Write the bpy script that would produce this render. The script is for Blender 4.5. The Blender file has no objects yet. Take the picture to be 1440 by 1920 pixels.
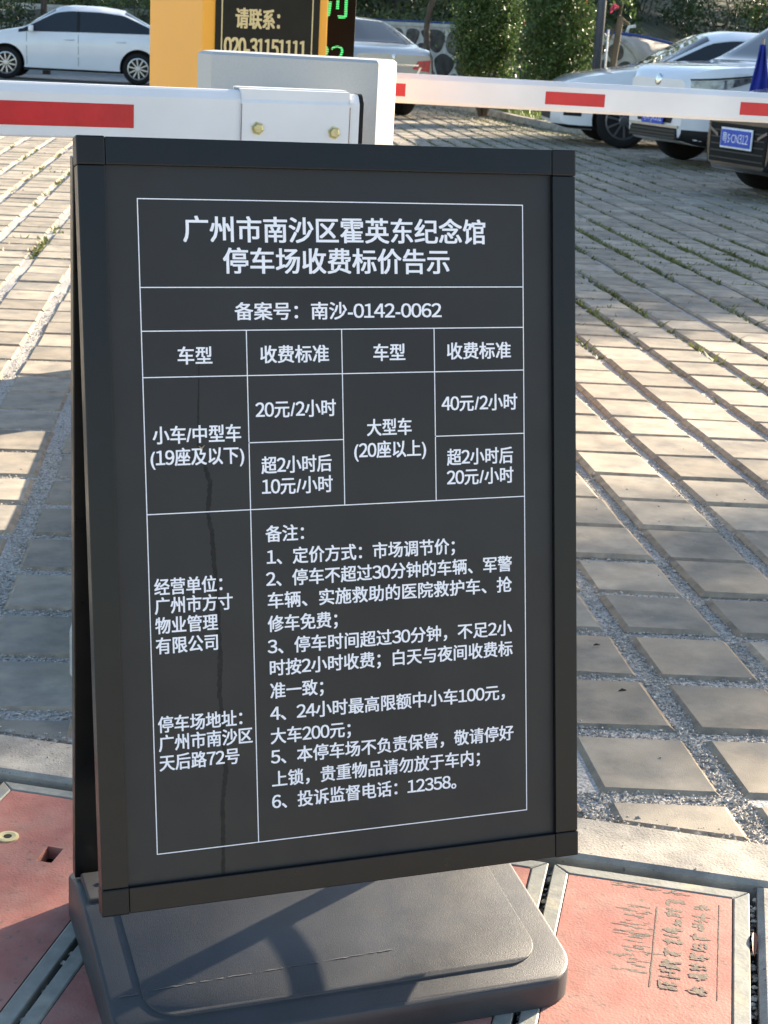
import bpy, bmesh, math, random
import numpy as np
from mathutils import Matrix, Vector

random.seed(7)
rng = np.random.default_rng(11)
SC = bpy.context.scene
COL = SC.collection
rad = math.radians

# ------------------------------------------------------------------ camera
CAM = np.array([-0.30446, -1.73767, 1.19208])
RC = np.array([[0.94161915, -0.33263087, 0.05205848],
               [-0.04814294, -0.28605991, -0.95700156],
               [0.33322011, 0.89862474, -0.28537332]])     # rows: right, down, forward
FPX = 2993.9                                               # focal length for a 1440 x 1920 frame
cam = bpy.data.cameras.new('camera')
cam.lens = FPX / 1920 * 36
cam.sensor_width = 36
cam.clip_start = 0.05
cam.clip_end = 900
cam.dof.use_dof = True
cam.dof.focus_distance = 2.25
cam.dof.aperture_fstop = 24
cam_o = bpy.data.objects.new('camera', cam)
COL.objects.link(cam_o)
M = Matrix.Identity(4)
for i in range(3):
    M[i][0] = RC[0][i]
    M[i][1] = -RC[1][i]
    M[i][2] = -RC[2][i]
    M[i][3] = CAM[i]
cam_o.matrix_world = M
SC.camera = cam_o

# ------------------------------------------------------------------ sky, sun, exposure
SUN_AZ, SUN_EL = 65.5, 16.8            # azimuth clockwise from +Y
world = bpy.data.worlds.new('World')
SC.world = world
world.use_nodes = True
wn = world.node_tree.nodes
sky = wn.new('ShaderNodeTexSky')
sky.sky_type = 'NISHITA'
sky.sun_disc = False
sky.sun_elevation = rad(SUN_EL)
sky.sun_rotation = rad(SUN_AZ)
sky.air_density = 1.0
sky.dust_density = 1.0
sky.ozone_density = 1.3
world.node_tree.links.new(sky.outputs[0], wn['Background'].inputs[0])
wn['Background'].inputs[1].default_value = 0.07
sun = bpy.data.lights.new('sun', 'SUN')
sun.energy = 5.0
sun.angle = rad(0.5)
sun.color = (1.0, 0.84, 0.64)
sun_o = bpy.data.objects.new('sun', sun)
COL.objects.link(sun_o)
SV = Vector((math.sin(rad(SUN_AZ)) * math.cos(rad(SUN_EL)), math.cos(rad(SUN_AZ)) * math.cos(rad(SUN_EL)), math.sin(rad(SUN_EL))))
sun_o.rotation_euler = SV.to_track_quat('Z', 'Y').to_euler()
sun_o.location = SV * 40
SC.view_settings.view_transform = 'Standard'
SC.view_settings.look = 'None'
SC.view_settings.exposure = 2.3
SC.view_settings.gamma = 1.0
SC.render.engine = 'CYCLES'
SC.cycles.use_denoising = True
SC.cycles.max_bounces = 6
SC.cycles.transparent_max_bounces = 6

# ------------------------------------------------------------------ materials
def mat(name, col, rough=0.6, metal=0.0, var=0.12, scale=30.0, bump=0.0, bscale=200.0, coat=0.0, spec=0.5,
        col2=None, c2scale=4.0, c2lo=0.5, c2hi=0.6, detail=4.0, rnd=0.0, trans=0.0, space='Object', stretch=None, speck=None, sscale=900.0, slo=0.66, shi=0.72, rvar=0.0, rscale=5.0):
    m = bpy.data.materials.new(name)
    m.use_nodes = True
    nt = m.node_tree
    N, L = nt.nodes, nt.links
    b = N['Principled BSDF']
    b.inputs['Roughness'].default_value = rough
    b.inputs['Metallic'].default_value = metal
    b.inputs['Specular IOR Level'].default_value = spec
    if coat:
        b.inputs['Coat Weight'].default_value = coat
        b.inputs['Coat Roughness'].default_value = 0.04
    tc = N.new('ShaderNodeTexCoord')
    if space == 'World':
        g = N.new('ShaderNodeNewGeometry')
        co = g.outputs['Position']
    else:
        co = tc.outputs[space]
    if stretch:
        mp = N.new('ShaderNodeMapping')
        mp.inputs['Scale'].default_value = stretch
        L.new(co, mp.inputs[0])
        co = mp.outputs[0]
    nz = N.new('ShaderNodeTexNoise')
    nz.inputs['Scale'].default_value = scale
    nz.inputs['Detail'].default_value = detail
    L.new(co, nz.inputs['Vector'])
    rmp = N.new('ShaderNodeMapRange')
    rmp.inputs['From Min'].default_value = 0.3
    rmp.inputs['From Max'].default_value = 0.7
    rmp.inputs['To Min'].default_value = 1 - var
    rmp.inputs['To Max'].default_value = 1 + var
    L.new(nz.outputs[0], rmp.inputs[0])
    cur = N.new('ShaderNodeRGB')
    cur.outputs[0].default_value = (*col, 1)
    out = cur.outputs[0]
    if col2 is not None:
        n2 = N.new('ShaderNodeTexNoise')
        n2.inputs['Scale'].default_value = c2scale
        n2.inputs['Detail'].default_value = 6
        n2.inputs['Roughness'].default_value = 0.65
        L.new(co, n2.inputs['Vector'])
        r2 = N.new('ShaderNodeMapRange')
        r2.inputs['From Min'].default_value = c2lo
        r2.inputs['From Max'].default_value = c2hi
        L.new(n2.outputs[0], r2.inputs[0])
        mx = N.new('ShaderNodeMix')
        mx.data_type = 'RGBA'
        mx.inputs[7].default_value = (*col2, 1)
        L.new(r2.outputs[0], mx.inputs[0])
        L.new(out, mx.inputs[6])
        out = mx.outputs[2]
    if speck is not None:
        n4 = N.new('ShaderNodeTexNoise')
        n4.inputs['Scale'].default_value = sscale
        n4.inputs['Detail'].default_value = 2
        L.new(co, n4.inputs['Vector'])
        r4 = N.new('ShaderNodeMapRange')
        r4.inputs['From Min'].default_value = slo
        r4.inputs['From Max'].default_value = shi
        L.new(n4.outputs[0], r4.inputs[0])
        m4 = N.new('ShaderNodeMix')
        m4.data_type = 'RGBA'
        m4.inputs[7].default_value = (*speck, 1)
        L.new(r4.outputs[0], m4.inputs[0])
        L.new(out, m4.inputs[6])
        out = m4.outputs[2]
    if rvar:
        n5 = N.new('ShaderNodeTexNoise')
        n5.inputs['Scale'].default_value = rscale
        n5.inputs['Detail'].default_value = 7
        n5.inputs['Roughness'].default_value = 0.7
        L.new(co, n5.inputs['Vector'])
        r5 = N.new('ShaderNodeMapRange')
        r5.inputs['From Min'].default_value = 0.3
        r5.inputs['From Max'].default_value = 0.7
        r5.inputs['To Min'].default_value = max(0.03, rough - rvar)
        r5.inputs['To Max'].default_value = min(1, rough + rvar)
        L.new(n5.outputs[0], r5.inputs[0])
        L.new(r5.outputs[0], b.inputs['Roughness'])
    fac = rmp.outputs[0]
    if rnd:
        oi = N.new('ShaderNodeObjectInfo')
        at = N.new('ShaderNodeAttribute')
        at.attribute_name = 'rnd'
        ad = N.new('ShaderNodeMath')
        ad.operation = 'ADD'
        L.new(oi.outputs['Random'], ad.inputs[0])
        L.new(at.outputs['Fac'], ad.inputs[1])
        fr = N.new('ShaderNodeMath')
        fr.operation = 'FRACT'
        L.new(ad.outputs[0], fr.inputs[0])
        r3 = N.new('ShaderNodeMapRange')
        r3.inputs['To Min'].default_value = 1 - rnd
        r3.inputs['To Max'].default_value = 1 + rnd
        L.new(fr.outputs[0], r3.inputs[0])
        mu = N.new('ShaderNodeMath')
        mu.operation = 'MULTIPLY'
        L.new(fac, mu.inputs[0])
        L.new(r3.outputs[0], mu.inputs[1])
        fac = mu.outputs[0]
    vm = N.new('ShaderNodeVectorMath')
    vm.operation = 'SCALE'
    L.new(out, vm.inputs[0])
    L.new(fac, vm.inputs['Scale'])
    L.new(vm.outputs[0], b.inputs['Base Color'])
    if bump:
        n3 = N.new('ShaderNodeTexNoise')
        n3.inputs['Scale'].default_value = bscale
        n3.inputs['Detail'].default_value = 3
        L.new(co, n3.inputs['Vector'])
        bp = N.new('ShaderNodeBump')
        bp.inputs['Strength'].default_value = bump
        bp.inputs['Distance'].default_value = 0.4 / bscale
        L.new(n3.outputs[0], bp.inputs['Height'])
        L.new(bp.outputs[0], b.inputs['Normal'])
    if trans:
        tl = N.new('ShaderNodeBsdfTranslucent')
        L.new(vm.outputs[0], tl.inputs[0])
        ms = N.new('ShaderNodeMixShader')
        ms.inputs[0].default_value = trans
        L.new(b.outputs[0], ms.inputs[1])
        L.new(tl.outputs[0], ms.inputs[2])
        L.new(ms.outputs[0], N['Material Output'].inputs[0])
    return m

MT = {}
MT['paver'] = mat('paver_concrete', (0.330, 0.290, 0.232), 0.88, var=0.16, scale=11, bump=0.6, bscale=420, rnd=0.20, spec=0.2, detail=8,
                  col2=(0.205, 0.194, 0.172), c2scale=6.5, c2lo=0.44, c2hi=0.66, space='World', speck=(0.46, 0.44, 0.40), sscale=700, slo=0.68, shi=0.76)
MT['paver_edge'] = mat('paver_chamfer', (0.335, 0.272, 0.200), 0.9, var=0.22, scale=30, bump=0.5, bscale=300, rnd=0.16, spec=0.2, space='World',
                       col2=(0.20, 0.18, 0.15), c2scale=18, c2lo=0.5, c2hi=0.7)
MT['gravel'] = mat('gravel_bed', (0.40, 0.385, 0.36), 0.9, var=0.45, scale=170, bump=1.0, bscale=120, spec=0.2,
                   col2=(0.26, 0.25, 0.22), c2scale=3, c2lo=0.5, c2hi=0.7, space='World')
MT['pebble'] = mat('pebble', (0.43, 0.40, 0.355), 0.9, var=0.2, scale=60, rnd=0.36, spec=0.3, space='World')
MT['pit'] = mat('pit_soil', (0.05, 0.042, 0.034), 0.95, var=0.5, scale=60, bump=1, bscale=80, space='World')
MT['ground'] = mat('sandy_ground', (0.42, 0.395, 0.35), 0.95, var=0.25, scale=3, bump=0.5, bscale=40, space='World')
MT['kerb'] = mat('kerb_concrete', (0.385, 0.355, 0.305), 0.88, var=0.20, scale=22, bump=0.6, bscale=240, spec=0.25,
                 col2=(0.215, 0.205, 0.19), c2scale=6, c2lo=0.44, c2hi=0.66, space='World', speck=(0.14, 0.13, 0.12), sscale=120, slo=0.66, shi=0.74)
MT['island'] = mat('island_concrete', (0.52, 0.50, 0.46), 0.85, var=0.2, scale=15, bump=0.6, bscale=160, space='World',
                   col2=(0.33, 0.31, 0.28), c2scale=9, c2lo=0.5, c2hi=0.7)
MT['red_plate'] = mat('red_cover_paint', (0.355, 0.143, 0.116), 0.72, var=0.14, scale=25, bump=0.4, bscale=260, spec=0.25, detail=8,
                      col2=(0.335, 0.185, 0.150), c2scale=9, c2lo=0.42, c2hi=0.66, space='World', speck=(0.20, 0.13, 0.10), sscale=70, slo=0.62, shi=0.74)
MT['plate_edge'] = mat('cover_steel_edge', (0.225, 0.228, 0.20), 0.6, var=0.2, scale=35, bump=0.2, bscale=150, space='World',
                       col2=(0.33, 0.29, 0.205), c2scale=14, c2lo=0.55, c2hi=0.7)
MT['plate_wear'] = mat('worn_cover_marks', (0.150, 0.120, 0.092), 0.85, var=0.35, scale=120, bump=0.5, bscale=300, space='World')
MT['ring'] = mat('cream_ring', (0.58, 0.50, 0.26), 0.6, var=0.15)
MT['hole'] = mat('hole_dark', (0.02, 0.016, 0.012), 0.9)
MT['frame'] = mat('black_anodised_aluminium', (0.0030, 0.0035, 0.0045), 0.32, var=0.1, scale=25, spec=0.40, rvar=0.06, rscale=40)
MT['corner'] = mat('black_corner_plastic', (0.006, 0.0065, 0.0075), 0.4, var=0.08, spec=0.34)
MT['poster'] = mat('matt_black_poster', (0.0180, 0.0182, 0.0198), 0.44, var=0.22, scale=4, spec=0.40, bump=0.03, bscale=500, detail=9, rvar=0.10, rscale=9)
MT['print'] = mat('white_print', (0.84, 0.85, 0.91), 0.5, var=0.02)
MT['stain'] = mat('water_stain', (0.0095, 0.0098, 0.0108), 0.45, var=0.4, scale=120, spec=0.28)
MT['base'] = mat('textured_black_plastic', (0.039, 0.042, 0.047), 0.46, var=0.22, scale=9, bump=0.7, bscale=820, spec=0.45, detail=8, rvar=0.08, rscale=14)
MT['base_smooth'] = mat('smooth_black_plastic', (0.030, 0.032, 0.036), 0.45, var=0.1)
MT['steel'] = mat('bright_steel', (0.6, 0.6, 0.58), 0.3, metal=1.0)
MT['zinc'] = mat('yellow_zinc', (0.50, 0.46, 0.26), 0.4, metal=0.85, var=0.2, scale=90)
MT['white_arm'] = mat('white_powder_coat', (0.77, 0.77, 0.78), 0.38, var=0.08, scale=4, detail=8, rvar=0.08)
MT['red_tape'] = mat('red_reflective_tape', (0.55, 0.022, 0.025), 0.35, var=0.10, scale=14, bump=0.1, bscale=60)
MT['grey_box'] = mat('light_grey_paint', (0.43, 0.435, 0.43), 0.45, var=0.05, scale=300, bump=0.08, bscale=700)
MT['rust'] = mat('rust_line', (0.22, 0.12, 0.06), 0.8, var=0.4, scale=60)
MT['rubber'] = mat('black_rubber', (0.009, 0.009, 0.009), 0.7, spec=0.25)
MT['yellow'] = mat('amber_yellow_paint', (0.83, 0.37, 0.03), 0.4, var=0.03, scale=5)
MT['black_gloss'] = mat('black_gloss_panel', (0.008, 0.008, 0.008), 0.2, var=0.2, spec=0.2)
MT['gold'] = mat('gold_print', (0.62, 0.49, 0.24), 0.4, var=0.05)
MT['white_paint'] = mat('white_car_paint', (0.74, 0.75, 0.76), 0.3, var=0.03, scale=3, coat=1.0)
MT['silver_paint'] = mat('silver_car_paint', (0.42, 0.43, 0.41), 0.34, metal=0.55, var=0.03, coat=1.0)
MT['black_paint'] = mat('black_car_paint', (0.008, 0.008, 0.009), 0.3, var=0.1, coat=0.8)
MT['glass'] = mat('tinted_glass', (0.010, 0.012, 0.013), 0.04, var=0.1, spec=0.7)
MT['tyre'] = mat('tyre_rubber', (0.013, 0.013, 0.013), 0.8, var=0.2, spec=0.25)
MT['rim'] = mat('alloy_rim', (0.45, 0.45, 0.45), 0.3, metal=0.9)
MT['dark_rim'] = mat('dark_alloy_rim', (0.16, 0.16, 0.165), 0.35, metal=0.8)
MT['chrome'] = mat('chrome', (0.75, 0.75, 0.75), 0.12, metal=1.0)
MT['cladding'] = mat('black_cladding', (0.010, 0.0105, 0.0115), 0.55, spec=0.3)
MT['lamp'] = mat('lamp_lens', (0.16, 0.165, 0.175), 0.10, metal=0.3, var=0.7, scale=16, coat=1.0)
MT['tail'] = mat('tail_lamp_red', (0.42, 0.012, 0.018), 0.12, var=0.35, scale=18, coat=0.6)
MT['plate_blue'] = mat('blue_number_plate', (0.016, 0.07, 0.50), 0.4)
MT['plate_white'] = mat('number_plate_print', (0.80, 0.82, 0.86), 0.4)
MT['pole'] = mat('blue_grey_pole_paint', (0.040, 0.052, 0.075), 0.45, var=0.08)
MT['bark'] = mat('bark', (0.085, 0.064, 0.048), 0.95, var=0.4, scale=18, bump=1.0, bscale=30, stretch=(1, 1, 0.25))
MT['wood'] = mat('weathered_wood', (0.16, 0.115, 0.07), 0.85, var=0.25, scale=14, stretch=(1, 1, 0.2))
MT['white_stake'] = mat('white_stake', (0.72, 0.72, 0.70), 0.6)
MT['mortar'] = mat('raised_mortar', (0.42, 0.41, 0.38), 0.9, var=0.2, scale=8, bump=0.6, bscale=30)
MT['stone'] = mat('dark_field_stone', (0.085, 0.078, 0.068), 0.85, var=0.5, scale=6, bump=0.8, bscale=14, rnd=0.55)
MT['hose'] = mat('blue_hose', (0.022, 0.06, 0.22), 0.6)
MT['slab'] = mat('pale_concrete_slab', (0.42, 0.385, 0.34), 0.9, var=0.25, scale=3, bump=0.5, bscale=16, col2=(0.20, 0.18, 0.16), c2scale=2.2, c2lo=0.52, c2hi=0.66)
MT['hill'] = mat('hill_soil', (0.040, 0.046, 0.020), 0.95, var=0.4, scale=1.5, bump=0.8, bscale=6, space='World')
MT['lawn'] = mat('lawn_soil', (0.09, 0.10, 0.035), 0.95, var=0.3, scale=6, space='World')
MT['leaf'] = mat('leaf_green', (0.064, 0.112, 0.027), 0.40, var=0.2, rnd=0.5, trans=0.28, space='World', spec=0.5)
MT['leaf_dark'] = mat('leaf_dark_green', (0.034, 0.062, 0.020), 0.4, var=0.2, rnd=0.5, trans=0.22, space='World')
MT['leaf_new'] = mat('leaf_orange_tips', (0.42, 0.15, 0.045), 0.4, var=0.2, rnd=0.4, trans=0.3, space='World')
MT['petal'] = mat('pink_petal', (0.55, 0.05, 0.16), 0.5, rnd=0.3, trans=0.3, space='World')
MT['grass'] = mat('grass_blade', (0.100, 0.150, 0.030), 0.5, var=0.25, scale=2, rnd=0.45, trans=0.3, space='World')
MT['hill_grass'] = mat('hill_ground_cover', (0.060, 0.080, 0.024), 0.6, var=0.35, scale=0.8, rnd=0.5, trans=0.2, space='World')
MT['moss'] = mat('joint_grass', (0.135, 0.150, 0.050), 0.6, var=0.3, scale=2, rnd=0.4, trans=0.2, space='World')
MT['dead_leaf'] = mat('dry_leaf', (0.22, 0.085, 0.05), 0.7, var=0.3, scale=60)
MT['cloth'] = mat('royal_blue_cloth', (0.022, 0.035, 0.30), 0.8, var=0.15, scale=6)
MT['litter'] = mat('white_litter', (0.7, 0.7, 0.68), 0.7)
MT['seat'] = mat('black_vinyl', (0.02, 0.02, 0.02), 0.45)
MT['tan'] = mat('dried_debris', (0.40, 0.27, 0.15), 0.8)

def led_material():
    m = bpy.data.materials.new('green_led_dots')
    m.use_nodes = True
    N, L = m.node_tree.nodes, m.node_tree.links
    b = N['Principled BSDF']
    b.inputs['Base Color'].default_value = (0.01, 0.03, 0.015, 1)
    tc = N.new('ShaderNodeTexCoord')
    mp = N.new('ShaderNodeMapping')
    mp.inputs['Scale'].default_value = (130, 130, 130)
    L.new(tc.outputs['Object'], mp.inputs[0])
    fr = N.new('ShaderNodeVectorMath')
    fr.operation = 'FRACTION'
    L.new(mp.outputs[0], fr.inputs[0])
    sp = N.new('ShaderNodeSeparateXYZ')
    L.new(fr.outputs[0], sp.inputs[0])
    g = N.new('ShaderNodeMath')
    g.operation = 'GREATER_THAN'
    g.inputs[1].default_value = 0.4
    L.new(sp.outputs['Z'], g.inputs[0])
    mu = N.new('ShaderNodeMath')
    mu.operation = 'MULTIPLY'
    mu.inputs[1].default_value = 0.3
    L.new(g.outputs[0], mu.inputs[0])
    b.inputs['Emission Color'].default_value = (0.02, 0.85, 0.22, 1)
    L.new(mu.outputs[0], b.inputs['Emission Strength'])
    return m
MT['led'] = led_material()
MT['led_black'] = mat('display_black', (0.004, 0.004, 0.004), 0.5, spec=0.04)

# ------------------------------------------------------------------ object helpers
def link(o, parent=None):
    COL.objects.link(o)
    if parent is not None:
        o.parent = parent
        if parent.type == 'EMPTY':
            o.matrix_parent_inverse = parent.matrix_basis.inverted()
    return o

def obj(name, verts, faces, m, parent=None, smooth=False, attr=None):
    me = bpy.data.meshes.new(name)
    me.from_pydata([tuple(map(float, v)) for v in verts], [], [tuple(map(int, f)) for f in faces])
    me.validate()
    if m is not None:
        me.materials.append(MT[m] if isinstance(m, str) else m)
    if smooth:
        me.polygons.foreach_set('use_smooth', [True] * len(me.polygons))
    if attr is not None:
        a = me.attributes.new('rnd', 'FLOAT', 'FACE')
        a.data.foreach_set('value', np.asarray(attr, dtype=np.float32))
    me.update()
    o = bpy.data.objects.new(name, me)
    return link(o, parent)

def empty(name, loc, rz=0.0):
    o = bpy.data.objects.new(name, None)
    o.empty_display_size = 0.1
    o.matrix_basis = Matrix.Translation(loc) @ Matrix.Rotation(rz, 4, 'Z')
    COL.objects.link(o)
    return o

def tag(o, label=None, cat=None, group=None, kind=None):
    if label: o['label'] = label
    if cat: o['category'] = cat
    if group: o['group'] = group
    if kind: o['kind'] = kind
    return o

class G:
    """collects geometry"""
    def __init__(s): s.v = []; s.f = []
    def add(s, v, f):
        n = len(s.v)
        s.v += [tuple(x) for x in v]
        s.f += [tuple(i + n for i in q) for q in f]
        return s
    def box(s, c, size, bev=0.0, X=None, seg=2):
        bm = bmesh.new()
        bmesh.ops.create_cube(bm, size=1)
        bmesh.ops.scale(bm, vec=size, verts=bm.verts)
        if bev > 0:
            bmesh.ops.bevel(bm, geom=bm.edges[:] , offset=bev, segments=seg, affect='EDGES', profile=0.6)
        X = X or Matrix.Identity(4)
        T = X @ Matrix.Translation(c)
        bm.verts.index_update()
        s.add([T @ v.co for v in bm.verts], [[v.index for v in f.verts] for f in bm.faces])
        bm.free()
        return s
    def prism(s, poly, z0, z1, ch=0.0, T=None):
        """extrude a 2D polygon (ccw) from z0 to z1 with a top chamfer"""
        n = len(poly)
        rings = [[(x, y, z0) for x, y in poly]]
        if ch > 0:
            rings.append([(x, y, z1 - ch) for x, y in poly])
            rings.append([(x, y, z1) for x, y in inset(poly, ch * 1.5)])
        else:
            rings.append([(x, y, z1) for x, y in poly])
        v = [p for r in rings for p in r]
        f = []
        for k in range(len(rings) - 1):
            for i in range(n):
                j = (i + 1) % n
                f.append((k * n + i, k * n + j, (k + 1) * n + j, (k + 1) * n + i))
        f.append(tuple(range((len(rings) - 1) * n, len(rings) * n)))
        f.append(tuple(reversed(range(n))))
        if T: v = [T(p) for p in v]
        return s.add(v, f)
    def tube(s, pts, radii, n=10, cap=True):
        pts = [Vector(p) for p in pts]
        if not hasattr(radii, '__len__'): radii = [radii] * len(pts)
        v = []; f = []
        up = Vector((0.13, 0.21, 0.97))
        for k, p in enumerate(pts):
            d = (pts[min(k + 1, len(pts) - 1)] - pts[max(k - 1, 0)]).normalized()
            a = d.cross(up)
            if a.length < 0.05: a = d.cross(Vector((1, 0, 0)))
            a.normalize(); b = d.cross(a)
            for i in range(n):
                t = 2 * math.pi * i / n
                v.append(p + (a * math.cos(t) + b * math.sin(t)) * radii[k])
        for k in range(len(pts) - 1):
            for i in range(n):
                j = (i + 1) % n
                f.append((k * n + i, k * n + j, (k + 1) * n + j, (k + 1) * n + i))
        if cap:
            f.append(tuple(reversed(range(n))))
            f.append(tuple(range((len(pts) - 1) * n, len(pts) * n)))
        return s.add(v, f)
    def lathe(s, prof, axis_o, axis_d, n=28):
        """prof: (r, h) pairs revolved about axis_d through axis_o"""
        d = Vector(axis_d).normalized(); a = d.orthogonal().normalized(); b = d.cross(a); o = Vector(axis_o)
        v = []; f = []
        for r, h in prof:
            for i in range(n):
                t = 2 * math.pi * i / n
                v.append(o + d * h + (a * math.cos(t) + b * math.sin(t)) * r)
        for k in range(len(prof) - 1):
            for i in range(n):
                j = (i + 1) % n
                f.append((k * n + i, k * n + j, (k + 1) * n + j, (k + 1) * n + i))
        f.append(tuple(reversed(range(n))))
        f.append(tuple(range((len(prof) - 1) * n, len(prof) * n)))
        return s.add(v, f)
    def build(s, name, m, parent=None, smooth=False, T=None):
        v = s.v if T is None else [T(p) for p in s.v]
        return obj(name, v, s.f, m, parent, smooth)

def inset(poly, d):
    n = len(poly); out = []
    for i in range(n):
        p0, p1, p2 = [np.array(poly[k % n], float) for k in (i - 1, i, i + 1)]
        e1 = p1 - p0; e2 = p2 - p1
        e1 /= np.linalg.norm(e1) + 1e-12; e2 /= np.linalg.norm(e2) + 1e-12
        n1 = np.array([-e1[1], e1[0]]); n2 = np.array([-e2[1], e2[0]])
        b = n1 + n2
        b /= max(0.35, b @ b / 2 if b @ b > 1e-9 else 1) * 2
        out.append(tuple(p1 + b * 2 * d * 0.5 * 2 if False else p1 + (n1 + n2) / max(0.5, 1 + n1 @ n2) * d))
    return out

def clip(poly, nrm, c):
    """keep the side where p.nrm <= c"""
    out = []
    for i in range(len(poly)):
        a = np.array(poly[i]); b = np.array(poly[(i + 1) % len(poly)])
        da, db = a @ nrm - c, b @ nrm - c
        if da <= 0: out.append(tuple(a))
        if da * db < 0: out.append(tuple(a + (b - a) * da / (da - db)))
    return out

def area(poly):
    p = np.array(poly); q = np.roll(p, -1, 0)
    return 0.5 * np.sum(p[:, 0] * q[:, 1] - p[:, 1] * q[:, 0])

_glyphs = {}
def text_mesh(s, size=1.0, offset=0.0):
    """flat lettering; digits use the sans glyphs of the CJK face, set tight"""
    if not any(c.isdigit() for c in s): return raw_text(s, size, offset)
    V, F, x = [], [], 0.0
    for c in s:
        if c not in _glyphs: _glyphs[c] = raw_text(chr(ord(c) + 0xFEE0) if c.isdigit() else c, 1.0)
        v, f = _glyphs[c]
        lo, hi = v[:, 0].min(), v[:, 0].max()
        if c.isdigit(): sh, adv = 0.285 - (lo + hi) / 2, 0.57
        elif ord(c) < 256: sh, adv = 0.05 - lo, hi - lo + 0.10
        else: sh, adv = 0.0, 1.0
        F += [tuple(i + len(V) for i in q) for q in f]
        V += [((p[0] + sh + x) * size, p[1] * size, 0.0) for p in v]
        x += adv
    return np.array(V), F

def raw_text(s, size=1.0, offset=0.0, spacing=1.0):
    c = bpy.data.curves.new('t', 'FONT')
    c.body = s; c.size = size; c.offset = offset; c.space_character = spacing
    c.resolution_u = 3
    o = bpy.data.objects.new('t', c)
    COL.objects.link(o)
    bpy.context.view_layer.update()
    me = bpy.data.meshes.new_from_object(o.evaluated_get(bpy.context.evaluated_depsgraph_get()))
    v = np.array([q.co[:] for q in me.vertices]); f = [tuple(q.vertices) for q in me.polygons]
    bpy.data.objects.remove(o); bpy.data.curves.remove(c); bpy.data.meshes.remove(me)
    return v, f

def project(P):
    q = RC @ (np.asarray(P, float) - CAM)
    return 720 + FPX * q[0] / q[2], 960 + FPX * q[1] / q[2], q[2]

# ================================================================== GROUND
E1 = np.array([math.cos(rad(-31.5)), math.sin(rad(-31.5))])     # along the kerb
E2 = np.array([E1[1], -E1[0]])                                  # from the kerb towards the viewer
def kb(a, b): return tuple(E1 * a + E2 * b)
KB, KF = -0.712, -0.577                                          # back and front edge of the kerb (b)

g = G(); S = 320
g.add([(-S, -S, -0.07), (S, -S, -0.07), (S, S, -0.07), (-S, S, -0.07)], [(0, 1, 2, 3)])
tag(g.build('ground', 'ground'), kind='structure')
yard = [kb(-30, KB), kb(30, KB), (60, 60), (-40, 60)]
def isl(P):     # position across and along the island, measured from the left end of its nose
    d = np.array([0.241, 0.9705]); q = np.asarray(P) - np.array([0.105, 1.0])
    return q[0] * d[1] - q[1] * d[0], q @ d
def bed_z(P):
    """the joints are filled flush near the kerb and on the left lane, deeper farther out on the right"""
    t = isl(P)[0]
    k = min(1, max(0, (np.hypot(P[0] - CAM[0], P[1] - CAM[1]) - 2.95) / 0.9)) * min(1, max(0, (t - 0.5) / 0.3))
    return -0.0065 - 0.0075 * k
na, nb_ = 90, 90
v = []; f = []
for i in range(na + 1):
    for j in range(nb_ + 1):
        a_ = -4 + 12 * i / na; b_ = KB - 10 * j / nb_
        q = kb(a_, b_); v.append((*q, bed_z(q)))
for i in range(na):
    for j in range(nb_): f.append((i * (nb_ + 1) + j, i * (nb_ + 1) + j + 1, (i + 1) * (nb_ + 1) + j + 1, (i + 1) * (nb_ + 1) + j)[::-1])
n = len(v); zz = -0.014
v += [(*kb(*c), zz) for c in ((-60, KB), (-4, KB), (-4, KB - 10), (-60, KB - 10), (8, KB), (70, KB), (70, KB - 10), (8, KB - 10), (-60, KB - 100), (70, KB - 100))]
f += [(n, n + 1, n + 2, n + 3), (n + 4, n + 5, n + 6, n + 7), (n + 3, n + 6, n + 9, n + 8)]
gravel_bed = tag(obj('gravel_bed', v, f, 'gravel'), kind='structure')
g = G(); g.prism([kb(-0.705, 0.128), kb(0.815, 0.128), kb(0.815, KB), kb(-0.705, KB)], -0.068, -0.05)
tag(g.build('cover_pit', 'pit'), kind='structure')
g = G()
for (a0_, a1_, b0_, b1_) in ((0.944, 8, KF + .002, 6), (-8, -0.705, KF + .002, 6), (-0.705, 0.944, 0.130, 6)):
    q = [kb(a0_, b0_), kb(a0_, b1_), kb(a1_, b1_), kb(a1_, b0_)]
    g.prism(q if area(q) > 0 else q[::-1], -0.066, 0.0)
tag(g.build('driveway', 'ground'), kind='structure')
yard_root = tag(empty('paved_yard', (0, 0, 0)), kind='structure')

# kerb: beams with joints
kerb = tag(empty('concrete_kerb', (*kb(0.3, KB), 0)), 'pale concrete kerb beam between the grey pavers and the red covers', 'kerb')
xs = [-2.6, -1.63, -0.66, 0.315, 1.29, 2.27]
for a0, a1 in zip(xs[:-1], xs[1:]):
    g = G(); g.prism([kb(a0 + .002, KF), kb(a1 - .002, KF), kb(a1 - .002, KB), kb(a0 + .002, KB)], -0.066, 0.007, 0.006)
    g.build('kerb_beam', 'kerb', kerb)
side = tag(empty('concrete_side_kerb', (*kb(0.87, 0), 0)), 'pale concrete kerb running along the right end of the lettered red cover', 'kerb')
g = G(); g.prism([kb(0.812, 0.128), kb(0.94, 0.128), kb(0.94, KF + .003), kb(0.812, KF + .003)], -0.066, 0.006, 0.006)
g.build('kerb_beam', 'kerb', side)

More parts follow.
